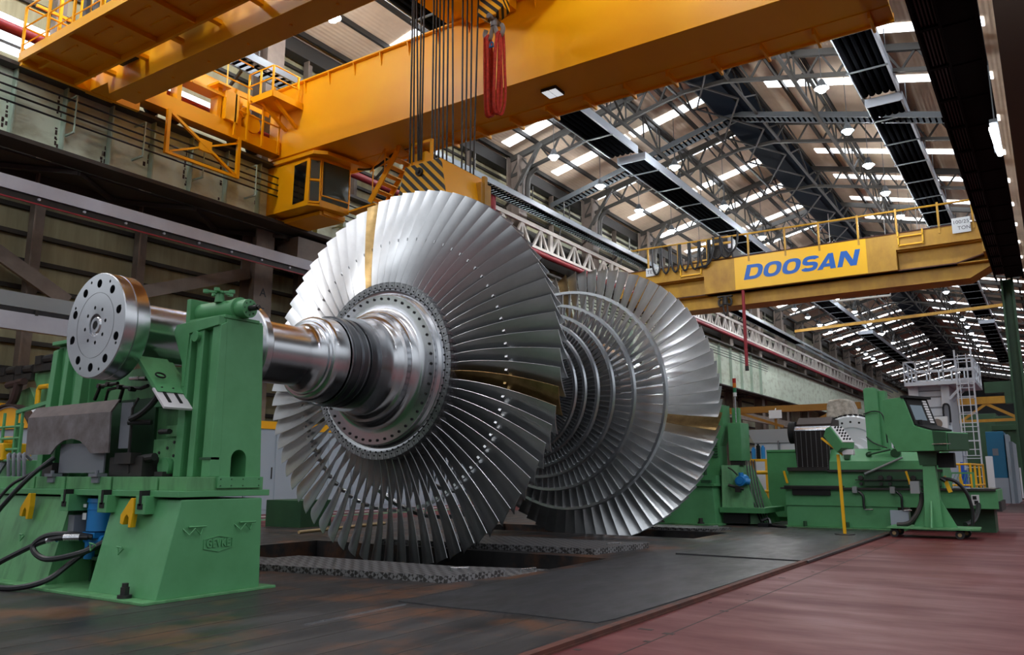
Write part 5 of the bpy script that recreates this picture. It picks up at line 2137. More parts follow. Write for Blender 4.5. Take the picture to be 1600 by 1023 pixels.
# railing on top
m = MB()
m.cyl((-17.2, 36.8, 12.32), (-1.3, 36.8, 12.12), 0.045, n=8)
m.build('handrail', M['gold'], dc)
for x in (-16.2, -14.6, -13.1, -11.1, -9.4, -7.9, -6.25, -4.7, -3.1, -1.85):
    m = MB()
    m.box(x - 0.04, x + 0.04, 36.76, 36.84, 10.9, 12.25)
    m.build('railing_post', M['gold'], dc, smooth=False)
# festoon cables
for k in range(8):
    x = -15.9 + k * 0.5
    m = MB()
    d = 1.35 if k < 6 else 1.0
    w = 0.42 if k < 6 else 0.6
    pts = []
    for j in range(9):
        a = PI * j / 8
        pts.append((x + w / 2 - w / 2 * math.cos(a), 36.62, 12.2 - d * math.sin(a) ** 0.5 if 0 < j < 8 else 12.2))
    m.tube(pts, 0.05, 7, 2)
    m.build('festoon_cable', M['cable'], dc)
m = MB()
m.tube([(-12.7, 36.6, 12.3), (-12.75, 36.6, 11.6), (-13.0, 36.6, 11.0), (-13.6, 36.6, 10.9)], 0.05, 7, 4)
m.tube([(-12.4, 36.6, 12.3), (-12.2, 36.6, 11.7), (-11.9, 36.6, 11.4), (-11.6, 36.6, 11.7), (-11.5, 36.6, 12.4)], 0.05, 7, 4)
build_each(m, 'loose_cable', M['cable'], dc)
# trolley with railing and hook
m = MB()
m.box(-13.4, -11.9, 37.0, 38.8, 11.2, 11.75)
m.box(-13.0, -12.2, 37.2, 38.4, 11.75, 12.5)
m.build('trolley', M['dark_steel'], dc, bevel=0.02, smooth=False)
m = MB()
m.box(-13.9, -11.9, 36.7, 36.8, 11.9, 12.0)
m.box(-13.9, -11.9, 36.7, 36.8, 11.2, 11.28)
build_each(m, 'trolley_rail', M['gold'], dc, smooth=False)
m = MB()
for a, b in ((-14.5, -13.4), (-4.7, -3.7)):
    for z in (10.58, 10.95):
        m.box(a, b, 36.70, 36.75, z, z + 0.06)
    for x in (a, b - 0.06):
        m.box(x, x + 0.06, 36.70, 36.75, 10.55, 11.2)
build_each(m, 'ladder_cage', M['sign_yellow'], dc, per=4, smooth=False)
m = MB()
m.box(-12.75, -12.05, 36.9, 37.1, 9.36, 9.42)
m.cyl((-12.4, 37.0, 9.0), (-12.4, 37.0, 9.4), 0.13, n=10)
m.tube([(-12.4, 37.0, 9.1), (-12.65, 37.0, 8.95), (-12.7, 37.0, 9.2), (-12.6, 37.0, 9.3)], 0.06, 7, 3)
m.tube([(-12.4, 37.0, 9.1), (-12.15, 37.0, 8.95), (-12.1, 37.0, 9.2), (-12.2, 37.0, 9.3)], 0.06, 7, 3)
m.tube([(-12.5, 37.0, 9.0), (-12.5, 37.0, 8.75), (-12.38, 37.0, 8.45)], 0.04, 6, 2)
m.tube([(-12.32, 37.0, 9.0), (-12.3, 37.0, 8.7), (-12.38, 37.0, 8.45)], 0.04, 6, 2)
m.build('hook', M['dark_steel'], dc)
for nm, body, x0, x1, z0, z1, fs in (('rating_sign', None, -2.62, -1.95, 10.78, 11.42, 0), ('number_sign', None, -16.3, -15.62, 10.83, 11.25, 0)):
    m = MB()
    m.box(x0, x1, 36.70, 36.72, z0, z1)
    s_ = m.build(nm, M['sign_white'], dc, smooth=False)
    if nm == 'rating_sign':
        for s, z in (('100/25', 11.23), ('TON', 10.97)):
            t_ = text_mesh('lettering', s, 0.21, M['sign_black'], dc, face_mat(((x0 + x1) / 2 + (0.1 if s == 'TON' else 0), 36.695, z), (1, 0, 0), (0, 0, 1)), 0.002)
            t_.parent = s_
    else:
        t_ = text_mesh('lettering', 'TE90', 0.26, M['sign_black'], dc, face_mat(((x0 + x1) / 2, 36.695, (z0 + z1) / 2), (1, 0, 0), (0, 0, 1)), 0.002)
        t_.parent = s_
m = MB()
m.cyl((-11.49, 36.9, 5.95), (-11.49, 36.9, 9.56), 0.075, n=10)
m.build('hanging_red_hose', M['red'], dc)
m = MB()
m.cyl((-11.49, 36.9, 5.75), (-11.49, 36.9, 5.97), 0.085, n=10)
m.build('pendant_plug', M['dark_steel'], dc)
for X in (-17.45, -1.4):
    m = MB()
    m.box(X - 0.18, X + 0.18, 36.0, 40.0, 9.70, 10.2)
    m.build('end_carriage', M['gold'], dc, smooth=False)

t = thing('jib_crane', 'yellow wall crane jib low behind the chip-guarded lathe', 'crane', (-12, 45, 3.9))
m = MB()
m.box(-16.9, -8.2, 45, 45.3, 4.4, 4.75)
m.build('boom', M['gold_dark'], t, smooth=False)
m = MB()
m.bar((-9.0, 45.1, 4.6), (-11.4, 45.1, 3.4), 0.14)
m.bar((-14.5, 45.1, 4.4), (-12.2, 45.1, 3.6), 0.14)
m.bar((-12.6, 45.1, 4.4), (-12.6, 45.1, 2.0), 0.12)
m.bar((-14.0, 45.1, 3.3), (-10.2, 45.1, 3.4), 0.1)
build_each(m, 'strut', M['gold_dark'], t, smooth=False)
m = MB()
m.box(-17.0, -16.6, 44.5, 45.9, 3.6, 5.1)
m.build('wall_bracket', M['gold_dark'], t, smooth=False)
m = MB()
m.box(-12.9, -12.2, 44.86, 44.88, 4.05, 4.5)
m.bar((-12.55, 44.9, 4.5), (-12.55, 45.0, 4.6), 0.05)
m.build('plate_sign', M['sign_white'], t, smooth=False)
t = thing('gantry_crane', 'yellow gantry with lattice knee beyond the white tower machine', 'crane', (-1.5, 46, 4))
m = MB()
m.box(-5.2, -0.6, 46, 46.4, 4.45, 4.8)
m.bar((-5.0, 46.1, 3.6), (-1.2, 46.1, 3.65), 0.14)
build_each(m, 'beam', M['gold'], t, smooth=False)
m = MB()
m.bar((-2.6, 46.1, 4.45), (-1.2, 46.1, 3.65), 0.14)
m.bar((-2.6, 46.1, 4.45), (-3.8, 46.1, 3.6), 0.12)
m.bar((-5.0, 46.1, 4.6), (-5.0, 46.1, 3.5), 0.14)
build_each(m, 'brace', M['gold'], t, smooth=False)
m = MB()
m.bar((-0.8, 46.2, 0), (-0.8, 46.2, 4.6), 0.3)
m.bar((-4.9, 46.2, 0), (-4.9, 46.2, 4.6), 0.3)
build_each(m, 'leg', M['green_dark'], t, smooth=False)
# hanging pipe frames below the roof far behind the sign crane
for i, (y, xa, xb, z) in enumerate(((47, -9.5, -6.6, 10.6), (47, -5.0, -2.3, 11.0))):
    m = MB()
    m.tube([(xa, y, z + 1.2), (xa, y, z), (xb, y, z), (xb, y, z + 1.2)], 0.07, 6)
    m.cyl((xa, y, z), (xa, y, roof_z(xa)), 0.02, n=5)
    m.cyl((xb, y, z), (xb, y, roof_z(xb)), 0.02, n=5)
    o = m.build('hanging_pipe', M['pipe_pale'], None, loc=(xa, y, z))
    tag(o, 'white hanging pipe frame below the %s end of the gold crane' % ('sign' if i == 0 else 'rating plate'), 'pipe frame', 'hanging pipe frames')
m = MB()
m.bar((-16.5, 66, 12.4), (-1.4, 66, 12.9), 0.22)
tag(m.build('cross_beam', M['gold'], None, smooth=False, loc=(-9, 66, 12.5)), 'thin rusty yellow cross beam under the roof beyond the gold crane', 'beam')
# ================================================================== REAR BEARING PEDESTAL
rp = thing('shaft_pedestal', 'green bearing pedestal with beacon and blue valve beside the rear blade wheel', 'pedestal', (-6.2, 16.6, BT))
m = MB()
m.hexa([(-7.9, 15.95, 0.04), (-5.74, 15.95, 0.04), (-5.74, 17.25, 0.04), (-7.9, 17.25, 0.04), (-7.9, 16.08, 0.78), (-5.84, 16.08, 0.78), (-5.84, 17.2, 0.78), (-7.9, 17.2, 0.78)])
m.build('base', M['green'], rp, bevel=0.006, smooth=False)
m = MB()
m.box(-8.0, -5.66, 15.85, 17.35, BT, 0.045)
m.build('foot_plate', M['green_dirty'], rp, smooth=False)
m = MB()
m.box(-7.9, -5.78, 16.02, 17.25, 0.78, 0.83)
m.box(-7.0, -5.80, 16.2, 17.1, 0.83, 1.0)
m.build('table', M['green'], rp, smooth=False)
m = MB()
m.box(-7.9, -7.6, 16.3, 16.9, 0.83, 2.3)
m.build('post', M['green'], rp, smooth=False)
m = MB()
m.prism([(-6.35, 1.0), (-5.82, 1.0), (-5.82, 1.6), (-5.72, 1.9), (-5.72, 2.45), (-6.2, 2.5), (-6.3, 1.9)], 16.55, 17.0, 'Y')
po = m.build('post', M['green'], rp, smooth=False)
m = MB()
for k in range(6):
    m.box(-5.98, -5.86, 16.53, 16.56, 1.36 + k * 0.055, 1.385 + k * 0.055)
m.build('louvres', M['green_dark'], po, smooth=False)
m = MB()
m.prism([(-5.64, 16.6), (-5.37, 16.6), (-5.37, 17.15), (-5.64, 17.15)], 1.29, 2.07, 'Z')
m.build('control_box', M['green'], rp, bevel=0.006, smooth=False)
m = MB()
m.box(-5.62, -5.48, 16.85, 17.0, 2.05, 2.40)
m.build('box_riser', M['green'], rp, smooth=False)
m = MB()
m.cyl((-5.46, 16.62, 2.07), (-5.46, 16.62, 2.62), 0.012, n=6)
m.build('beacon_stem', M['steel'], rp)
for z, mt, nm in ((2.62, 'sign_white', 'beacon_foot'), (2.70, 'lampgreen', 'green_lens'), (2.80, 'lampamber', 'amber_lens'), (2.90, 'lampred', 'red_lens')):
    m = MB()
    m.cyl((-5.46, 16.62, z), (-5.46, 16.62, z + 0.095), 0.038, n=12)
    m.build(nm, M[mt], rp)
m = MB()
m.hexa([(-5.74, 16.3, 0.04), (-4.95, 16.5, 0.04), (-4.95, 17.6, 0.04), (-5.74, 17.6, 0.04), (-5.74, 16.4, 1.2), (-5.45, 16.6, 1.2), (-5.45, 17.5, 1.2), (-5.74, 17.5, 1.2)])
m.build('sloping_body', M['green_dirty'], rp, smooth=False)
m = MB()
m.box(-5.75, -4.85, 16.2, 17.6, 0.26, 0.36)
m.build('drip_tray', M['green'], rp, smooth=False)
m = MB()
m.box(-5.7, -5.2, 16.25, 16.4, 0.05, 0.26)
m.build('underside_shade_block', M['hole'], rp, smooth=False)  # near-black block stands in for the shade under the drip tray
m = MB()
m.cyl((-5.36, 16.35, 0.88), (-5.36, 16.62, 0.90), 0.10, 0.12, n=18)
m.cyl((-5.36, 16.33, 0.88), (-5.36, 16.36, 0.88), 0.065, n=14)
m.cyl((-5.36, 16.45, 0.88), (-5.36, 16.45, 1.05), 0.05, n=12)
m.cyl((-5.44, 16.40, 0.92), (-5.20, 16.5, 0.86), 0.06, n=12)
m.build('blue_valve', M['blue'], rp)
m = MB()
m.cyl((-5.6, 16.35, 0.8), (-5.3, 16.4, 0.72), 0.03, n=8)
m.box(-5.45, -5.35, 16.3, 16.4, 0.66, 0.78)
m.tube([(-5.6, 16.4, 1.15), (-5.5, 16.35, 1.1), (-5.4, 16.35, 1.0)], 0.015, 6, 3)
m.box(-5.62, -5.4, 16.62, 16.9, 1.2, 1.3)
build_each(m, 'fitting', M['dark_steel'], rp)
m = MB()
m.box(-5.80, -5.775, 16.5, 16.8, 1.0, 1.3) if False else None
m.cyl((-5.95, 16.02, 1.0), (-5.95, 16.02, 1.25), 0.035, n=8)
m.box(-6.05, -5.85, 16.0, 16.1, 0.84, 0.9)
m.build('clamp_bolt', M['green_dark'], rp)
for x in (-6.9, -6.05):
    m = MB()
    m.cyl((x, 15.92, 0.04), (x, 15.92, 0.07), 0.07, n=12)
    m.cyl((x, 15.92, 0.07), (x, 15.92, 0.15), 0.045, n=6)
    m.build('anchor_bolt', M['dark_steel'], rp)
for k in range(4):
    m = MB()
    x = -5.36 + k * 0.055
    m.tube([(x, 16.85, 1.3), (x + 0.08, 16.7, 0.9), (x + 0.25, 16.5, 0.35), (x + 0.42, 16.3, 0.05), (x + 0.5, 16.2, 0.03)], 0.016, 6, 4)
    o = m.build('control_cable', M['cable'], None, loc=(x, 16.85, 1.3))
    tag(o, 'black cable below the rear pedestal box, %s from the blue valve' % ORD[k], 'cable', 'cables of the rear pedestal')
m = MB()
m.box(-4.95, -4.75, 16.05, 16.4, 0.013, 0.08)
m.tube([(-4.8, 16.2, 0.05), (-4.6, 16.1, 0.04), (-4.4, 16.0, 0.03)], 0.03, 6, 3)
m.tube([(-4.9, 16.1, 0.12), (-4.8, 16.25, 0.16), (-4.72, 16.1, 0.06)], 0.03, 6, 3)
tag(m.build('cable_heap', M['cable'], None, loc=(-4.85, 16.2, 0.02)), 'small black heap of cable on the floor between rear pedestal and lathe', 'cable')

# ================================================================== GREEN LATHE
la = thing('roll_lathe', 'long green lathe bed with black chip chain at the right of the rotor', 'lathe', (-3, 17.2, 0))
m = MB()
m.box(-4.50, -2.5, 16.5, 18.2, 0.03, 0.42)
m.build('base', M['green'], la, bevel=0.006, smooth=False)
m = MB()
m.box(-4.58, -2.4, 16.4, 18.25, 0.0, 0.03)
m.build('foot_plate', M['green_dirty'], la, smooth=False)
m = MB()
m.box(-4.50, -0.90, 16.48, 18.0, 0.42, 0.75)
m.build('bed', M['green'], la, bevel=0.006, smooth=False)
m = MB()
m.box(-4.58, -0.92, 16.42, 18.0, 0.73, 0.765)
m.box(-4.50, -3.4, 16.40, 16.49, 0.765, 0.80)
m.build('bed_lip', M['dark_steel'], la, smooth=False)
m = MB()
m.box(-4.46, -1.72, 16.62, 18.0, 0.765, 1.10)
m.build('slide_wall', M['green'], la, bevel=0.006, smooth=False)
m = MB()
m.box(-3.05, -1.75, 16.55, 16.63, 0.80, 1.06)
m.build('way_recess', M['green_dark'], la, smooth=False)
m = MB()
m.box(-4.46, -3.7, 16.54, 18.0, 1.08, 1.15)
m.box(-3.7, -1.72, 16.55, 16.62, 1.06, 1.10)
m.build('top_way', M['dark_steel'], la, smooth=False)
m = MB()
m.prism([(16.55, 1.10), (16.55, 1.26), (16.8, 1.5), (17.9, 1.5), (17.9, 1.10)], -3.66, -1.72, 'X')
m.build('carriage', M['green'], la, bevel=0.006, smooth=False)
m = MB()
m.cyl((-2.95, 16.62, 1.38), (-2.95, 16.75, 1.4), 0.05, n=12)
m.cyl((-2.48, 16.6, 1.40), (-2.48, 16.75, 1.42), 0.085, n=16)
m.cyl((-2.55, 16.58, 1.47), (-2.95, 16.58, 1.38), 0.018, n=8)
m.cyl((-2.0, 16.62, 1.38), (-2.0, 16.75, 1.4), 0.05, n=12)
m.box(-3.38, -3.28, 16.55, 16.7, 1.30, 1.42)
build_each(m, 'handwheel', M['green_dark'], la)
m = MB()
m.cyl((-2.35, 16.5, 1.32), (-3.02, 16.5, 1.02), 0.02, n=8)
m.build('lever', M['beam_grey'], la)
m = MB()
for x in (-3.1, -2.75, -2.6, -2.2, -1.95):
    m.cyl((x, 16.48, 0.95), (x, 16.56, 0.95), 0.045, n=10)
    m.cyl((x, 16.48, 0.84), (x, 16.56, 0.84), 0.03, n=10)
m.box(-3.2, -1.8, 16.52, 16.56, 0.90, 0.92)
build_each(m, 'control_knob', M['dark_steel'], la)
# perforated chip chain hanging over a roller
m = MB()
m.prism([(-4.26, 1.10), (-3.66, 1.10), (-3.62, 1.86), (-4.30, 1.86)], 16.55, 16.63, 'Y')
ch = m.build('chip_chain', M['chain_black'], la, smooth=False)
m = MB()
for k in range(7):
    for j in range(22):
        x = -4.25 + k * 0.095
        z = 1.13 + j * 0.033
        m.box(x - 0.006, x + 0.006, 16.544, 16.551, z, z + 0.012)
m.build('rivets', M['beam_grey'], ch, smooth=False)
m = MB()
m.cyl((-4.30, 16.72, 1.86), (-3.62, 16.72, 1.86), 0.10, n=16)
m.build('roller', M['steel'], la)
m = MB()
m.cyl((-4.42, 16.8, 1.84), (-4.30, 16.8, 1.84), 0.22, n=18)
m.build('roller_disc', M['hole'], la)
m = MB()
m.prism([(16.78, 1.92), (16.95, 2.10), (17.5, 2.10), (17.5, 1.5), (16.78, 1.5)], -4.28, -3.62, 'X')
m.prism([(16.75, 1.95), (16.75, 2.0), (16.98, 2.14), (16.98, 2.10)], -4.28, -3.62, 'X')
m.build('telescopic_cover', M['brown_cover'], la, smooth=False)
# side cabinet of the lathe
m = MB()
m.box(-5.36, -4.4, 18.3, 19.1, 0.1, 1.5)
m.box(-5.36, -4.4, 18.28, 19.12, 1.5, 1.55)
m.box(-5.3, -4.5, 18.4, 19.0, 0.0, 0.1)
m.build('side_cabinet', M['green'], la, bevel=0.006, smooth=False)
# column of the carriage
m = MB()
m.box(-2.98, -2.74, 16.75, 17.2, 1.48, 2.62)
m.prism([(-2.98, 2.62), (-2.74, 2.62), (-2.78, 2.66), (-2.94, 2.66)], 16.75, 17.2, 'Y')
m.box(-2.74, -2.62, 16.9, 17.2, 1.5, 2.6)
m.build('carriage_column', M['green'], la, bevel=0.006, smooth=False)
m = MB()
m.tube([(-3.0, 16.72, 2.15), (-2.8, 16.7, 2.2), (-2.65, 16.7, 2.1), (-2.62, 16.75, 1.6)], 0.012, 5, 4)
m.tube([(-2.98, 16.72, 1.72), (-2.85, 16.7, 1.6), (-2.62, 16.7, 1.5)], 0.012, 5, 4)
build_each(m, 'column_cable', M['cable'], la)
for x, z in ((-4.46, 0.98), (-2.27, 0.97)):
    m = MB()
    m.bar((x - 0.03, 16.42, z + 0.10), (x + 0.02, 16.42, z - 0.12), 0.05, 0.03)
    m.bar((x + 0.02, 16.42, z - 0.12), (x + 0.0, 16.5, z - 0.12), 0.04)
    m.build('lifting_hook', M['yellow'], la, smooth=False, label='yellow lifting hook')
for x in (-3.2, -2.55):
    m = MB()
    m.box(x - 0.04, x + 0.04, 16.38, 16.46, 0.67, 0.79)
    o = m.build('coupling_box', M['beam_grey'], la, smooth=False)
    m = MB()
    m.tube([(x + 0.06, 16.42, 0.7), (x + 0.14, 16.40, 0.62), (x + 0.14, 16.40, 0.46), (x + 0.15, 16.40, 0.38)], 0.022, 6, 3)
    m.build('drain_hose', M['cable'], o)
    m = MB()
    m.cyl((x + 0.15, 16.40, 0.37), (x + 0.30, 16.38, 0.375), 0.015, n=8)
    m.build('tap', M['steel'], o)
m = MB()
for x in (-4.15, -3.38, -2.6):
    m.cyl((x, 16.44, 0.03), (x, 16.44, 0.13), 0.035, n=6)
build_each(m, 'anchor_bolt', M['green_dark'], la, smooth=False)
m = MB()
m.box(-2.62, -2.32, 16.40, 16.49, 0.1, 0.37)
m.build('pale_access_plate', M['machine_grey'], la, smooth=False)
m = MB()
m.box(-4.36, -3.65, 16.44, 16.49, 0.62, 0.73)
m.build('chip_slot', M['hole'], la, smooth=False)
m = MB()
m.box(-1.30, -1.18, 16.45, 16.48, 0.48, 0.66)
o = m.build('socket_plate', M['panel_buttons'], la, smooth=False)
m = MB()
m.box(-1.28, -1.22, 16.44, 16.455, 0.58, 0.64)
m.box(-1.26, -1.2, 16.44, 16.455, 0.50, 0.56)
build_each(m, 'socket', M['hole'], o, smooth=False)
m = MB()
m.box(-0.94, -0.86, 16.5, 17.9, 0.38, 0.55)
m.build('bumper', M['dark_steel'], la, smooth=False)
m = MB()
m.box(-2.35, -1.0, 16.9, 17.6, 0.0, 0.42)
m.build('inner_foot', M['green_dark'], la, smooth=False)
# mesh guard behind the bed and blue sheet
m = MB()
for k in range(9):
    m.bar((-2.0 + k * 0.06, 18.1, 0.78), (-1.9 + k * 0.06, 18.1, 1.02), 0.01)
m.bar((-2.02, 18.1, 1.04), (-1.35, 18.1, 1.04), 0.03)
m.box(-1.38, -1.34, 18.08, 18.12, 0.75, 1.05)
m.build('mesh_guard', M['green'], la, smooth=False)

# bladed wheel being machined on the lathe
bw = thing('toothed_wheel', 'bright silver toothed wheel standing behind the lathe carriage', 'wheel', (-3.75, 19.4, 1.35))
c = (-3.72, 19.4, 1.47)
m = MB()
m.lathe([(19.2, 0.15), (19.2, 0.55), (19.16, 0.58), (19.16, 0.80), (19.22, 0.84), (19.5, 0.84), (19.5, 0.15)], c[0], c[2], 64, closed=True)
m.build('disc', M['silver'], bw)
m = MB()
for ring, (r, y) in enumerate(((0.87, 19.25), (0.88, 19.42))):
    for k in range(48):
        t = 2 * PI * (k + ring * 0.5) / 48
        m.bar((c[0] + 0.83 * math.cos(t), y, c[2] + 0.83 * math.sin(t)), (c[0] + r * math.cos(t), y, c[2] + r * math.sin(t)), 0.05, 0.09)
build_each(m, 'tooth', M['hole'], bw, smooth=False)
m = MB()
for k in range(24):
    t = 2 * PI * k / 24
    m.cyl((c[0] + 0.69 * math.cos(t), 19.15, c[2] + 0.69 * math.sin(t)), (c[0] + 0.69 * math.cos(t), 19.17, c[2] + 0.69 * math.sin(t)), 0.025, n=8)
build_each(m, 'bolt_hole', M['hole'], bw)
m = MB()
m.cyl((c[0] + 0.1, 18.9, 1.45), (c[0] + 0.1, 19.6, 1.45), 0.36, n=32)
m.cyl((c[0] + 0.1, 18.3, 1.45), (c[0] + 0.1, 18.9, 1.45), 0.22, n=32)
m.build('hub', M['silver'], bw)
m = MB()
m.box(c[0] - 0.5, c[0] + 0.5, 18.6, 20.0, 0.0, 0.75)
m.build('support', M['green_dark'], bw, smooth=False)
m = MB()
m.box(-4.6, -3.9, 21.0, 22.0, 0.0, 2.38)
tag(m.build('machine_housing', M['dark_steel'], None, bevel=0.02, smooth=False, loc=(-4.2, 21.5, 0)), 'dark machine housing carrying the white sack behind the toothed wheel', 'housing')
m = MB()
m.prism([(-4.66, 2.38), (-3.98, 2.38), (-4.02, 2.66), (-4.08, 2.83), (-4.3, 2.86), (-4.58, 2.84), (-4.63, 2.7)], 21.1, 21.7, 'Y')
o = m.build('woven_sack', M['sack'], None, bevel=0.04, loc=(-4.3, 21.4, 2.38))
tag(o, 'crumpled white woven sack on the dark housing behind the toothed wheel', 'sack')

# ------------------------------------------------------------------ control pendant on its yellow stand
pn = thing('control_stand', 'yellow pole stand holding a tilted green push-button box', 'control stand', (-3.02, 14.45, BT + 0.022))
m = MB()
m.cyl((-3.02, 14.45, 0.034), (-3.02, 14.45, 0.05), 0.16, n=24)
m.build('foot', M['dark_steel'], pn)
m = MB()
m.bar((-3.02, 14.45, 0.05), (-3.04, 14.45, 1.34), 0.045, 0.045)
m.build('pole', M['yellow'], pn, smooth=False)
m = MB()
m.bar((-2.96, 14.45, 1.33), (-3.29, 14.45, 1.62), 0.05, 0.03)
m.build('arm', M['yellow'], pn, smooth=False)
m = MB()
p = [(-3.27, 1.65), (-3.20, 1.78), (-3.10, 1.80), (-2.84, 1.53), (-2.86, 1.44), (-2.97, 1.37)]
m.prism(p, 14.36, 14.62, 'Y')
bx = m.build('button_box', M['green'], pn, bevel=0.004, smooth=False)
m = MB()
m.hexa([(-3.10, 14.38, 1.80), (-2.84, 14.38, 1.53), (-2.84, 14.60, 1.53), (-3.10, 14.60, 1.80), (-3.09, 14.38, 1.812), (-2.83, 14.38, 1.542), (-2.83, 14.60, 1.542), (-3.09, 14.60, 1.812)])
pp = m.build('button_panel', M['panel_buttons'], bx, smooth=False)
m = MB()
for i in range(5):
    for j in range(3):
        f = (i + 0.6) / 5.4
        x, z = -3.09 + 0.26 * f, 1.812 - 0.27 * f
        y = 14.43 + j * 0.06
        m.cyl((x, y, z), (x + 0.02, y, z + 0.02), 0.014, n=8)
for ob in build_each(m, 'push_button', M['hole'], pn):
    ob.parent = bx
m = MB()
m.box(-2.95, -2.78, 14.34, 14.5, 1.33, 1.42)
m.build('handset', M['panel_buttons'], pn, bevel=0.01, smooth=False)

turn = Matrix.Translation(Vector((-3.10, 14.40, 0)) - ORG[pn.name]) @ Matrix.Rotation(R(-38), 4, 'Z') @ Matrix.Translation(ORG[pn.name] - Vector((-3.10, 14.40, 0)))
for q in [bx] + list(bx.children_recursive):          # the box is swivelled towards the operator
    q.data.transform(turn)

# ------------------------------------------------------------------ wheeled control console
co = thing('control_console', 'green control console with slanted screen on a wheeled platform', 'control console', (-1.75, 15.0, 0))
m = MB()
m.prism([(-2.40, 2.27), (-2.02, 2.29), (-1.86, 1.80), (-1.56, 1.70), (-1.34, 1.675), (-1.34, 1.385), (-2.20, 1.385), (-2.40, 1.72)], 14.82, 15.45, 'Y')
hd = m.build('console_head', M['green'], co, bevel=0.006, smooth=False)
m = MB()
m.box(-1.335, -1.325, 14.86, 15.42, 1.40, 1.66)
m.build('shaded_end_panel', M['green_dark'], hd, smooth=False)  # darker green paints in the shade on the side of the head
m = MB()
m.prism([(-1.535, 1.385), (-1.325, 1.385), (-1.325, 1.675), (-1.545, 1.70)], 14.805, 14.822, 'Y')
m.build('painted_shade_panel', M['green_dark'], hd, smooth=False)  # dark green sheet imitates the shaded side face
nv = Vector((0.951, 0, 0.310))


def slope_pt(f, y, o):
    return (-2.02 + 0.16 * f + nv.x * o, y, 2.29 - 0.49 * f + nv.z * o)


m = MB()
m.hexa([slope_pt(0.0, 14.84, 0.0), slope_pt(0.97, 14.84, 0), slope_pt(0.97, 15.43, 0), slope_pt(0.0, 15.43, 0), slope_pt(0.0, 14.84, 0.03), slope_pt(0.97, 14.84, 0.03), slope_pt(0.97, 15.43, 0.03), slope_pt(0.0, 15.43, 0.03)])
m.box(-2.05, -1.93, 14.8, 15.47, 2.27, 2.31)
mo = m.build('monitor', M['hole'], hd, smooth=False)
m = MB()
m.hexa([slope_pt(0.3, 14.88, 0.03), slope_pt(0.82, 14.88, 0.03), slope_pt(0.82, 15.2, 0.03), slope_pt(0.3, 15.2, 0.03), slope_pt(0.3, 14.88, 0.034), slope_pt(0.82, 14.88, 0.034), slope_pt(0.82, 15.2, 0.034), slope_pt(0.3, 15.2, 0.034)])
ob = m.build('screen', M['screen'], co, smooth=False)
ob.parent = hd
m = MB()
for k in range(9):
    f = 0.12 + k * 0.09
    m.hexa([slope_pt(f, 15.26, 0.03), slope_pt(f + 0.06, 15.26, 0.03), slope_pt(f + 0.06, 15.36, 0.03), slope_pt(f, 15.36, 0.03), slope_pt(f, 15.26, 0.042), slope_pt(f + 0.06, 15.26, 0.042), slope_pt(f + 0.06, 15.36, 0.042), slope_pt(f, 15.36, 0.042)])
ob = m.build('keys', M['panel_buttons'], co, smooth=False)
ob.parent = hd
m = MB()
m.hexa([(-1.84, 14.86, 1.80), (-1.58, 14.86, 1.712), (-1.58, 15.4, 1.712), (-1.84, 15.4, 1.80), (-1.83, 14.86, 1.825), (-1.57, 14.86, 1.735), (-1.57, 15.4, 1.735), (-1.83, 15.4, 1.825)])
m.cyl((-1.82, 14.95, 1.80), (-1.82, 14.95, 1.90), 0.03, n=10)
ob = m.build('keyboard_shelf', M['hole'], co, smooth=False)
ob.parent = hd
m = MB()
m.cyl((-1.55, 14.79, 1.49), (-1.25, 14.79, 1.485), 0.01, n=8)
m.bar((-1.55, 14.82, 1.49), (-1.55, 14.79, 1.49), 0.015)
m.build('grab_bar', M['steel'], hd)
m = MB()
m.hexa([(-1.88, 14.94, 1.16), (-1.63, 14.94, 1.16), (-1.63, 15.3, 1.16), (-1.88, 15.3, 1.16), (-1.90, 14.92, 1.385), (-1.61, 14.92, 1.385), (-1.61, 15.32, 1.385), (-1.90, 15.32, 1.385)])
m.build('swivel_housing', M['green_dark'], co, smooth=False)
m = MB()
m.hexa([(-1.88, 14.95, 0.17), (-1.62, 14.95, 0.17), (-1.62, 15.2, 0.17), (-1.88, 15.2, 0.17), (-1.84, 14.97, 1.17), (-1.66, 14.97, 1.17), (-1.66, 15.18, 1.17), (-1.84, 15.18, 1.17)])
m.build('pillar', M['green'], co, bevel=0.004, smooth=False)
m = MB()
m.prism([(-2.06, 0.17), (-1.88, 0.17), (-1.86, 0.62)], 15.05, 15.075, 'Y')
m.prism([(-1.42, 0.17), (-1.62, 0.17), (-1.64, 0.62)], 15.05, 15.075, 'Y')
m.prism([(14.7, 0.17), (14.97, 0.17), (14.97, 0.6)], -1.77, -1.745, 'X')
build_each(m, 'gusset', M['green'], co, smooth=False)
m = MB()
m.prism([(-2.42, 14.72), (-1.25, 14.72), (-1.10, 14.9), (-1.12, 15.5), (-2.42, 15.5)], 0.145, 0.17, 'Z')
m.build('platform', M['green_dirty'], co, smooth=False)
for x, y in ((-2.3, 14.86), (-1.35, 14.86), (-2.3, 15.4), (-1.3, 15.38)):
    m = MB()
    m.cyl((x - 0.03, y - 0.045, 0.068), (x - 0.03, y + 0.045, 0.068), 0.066, n=18)
    w_ = m.build('caster', M['black'], co)
    m = MB()
    m.cyl((x - 0.03, y - 0.047, 0.068), (x - 0.03, y + 0.047, 0.068), 0.03, n=12)
    m.build('caster_hub', M['lightwood'], w_)
    m = MB()
    m.box(x - 0.08, x + 0.04, y - 0.065, y + 0.065, 0.125, 0.146)
    m.box(x - 0.06, x + 0.0, y + 0.05, y + 0.062, 0.06, 0.13)
    m.build('caster_fork', M['hole'], w_, smooth=False)
m = MB()
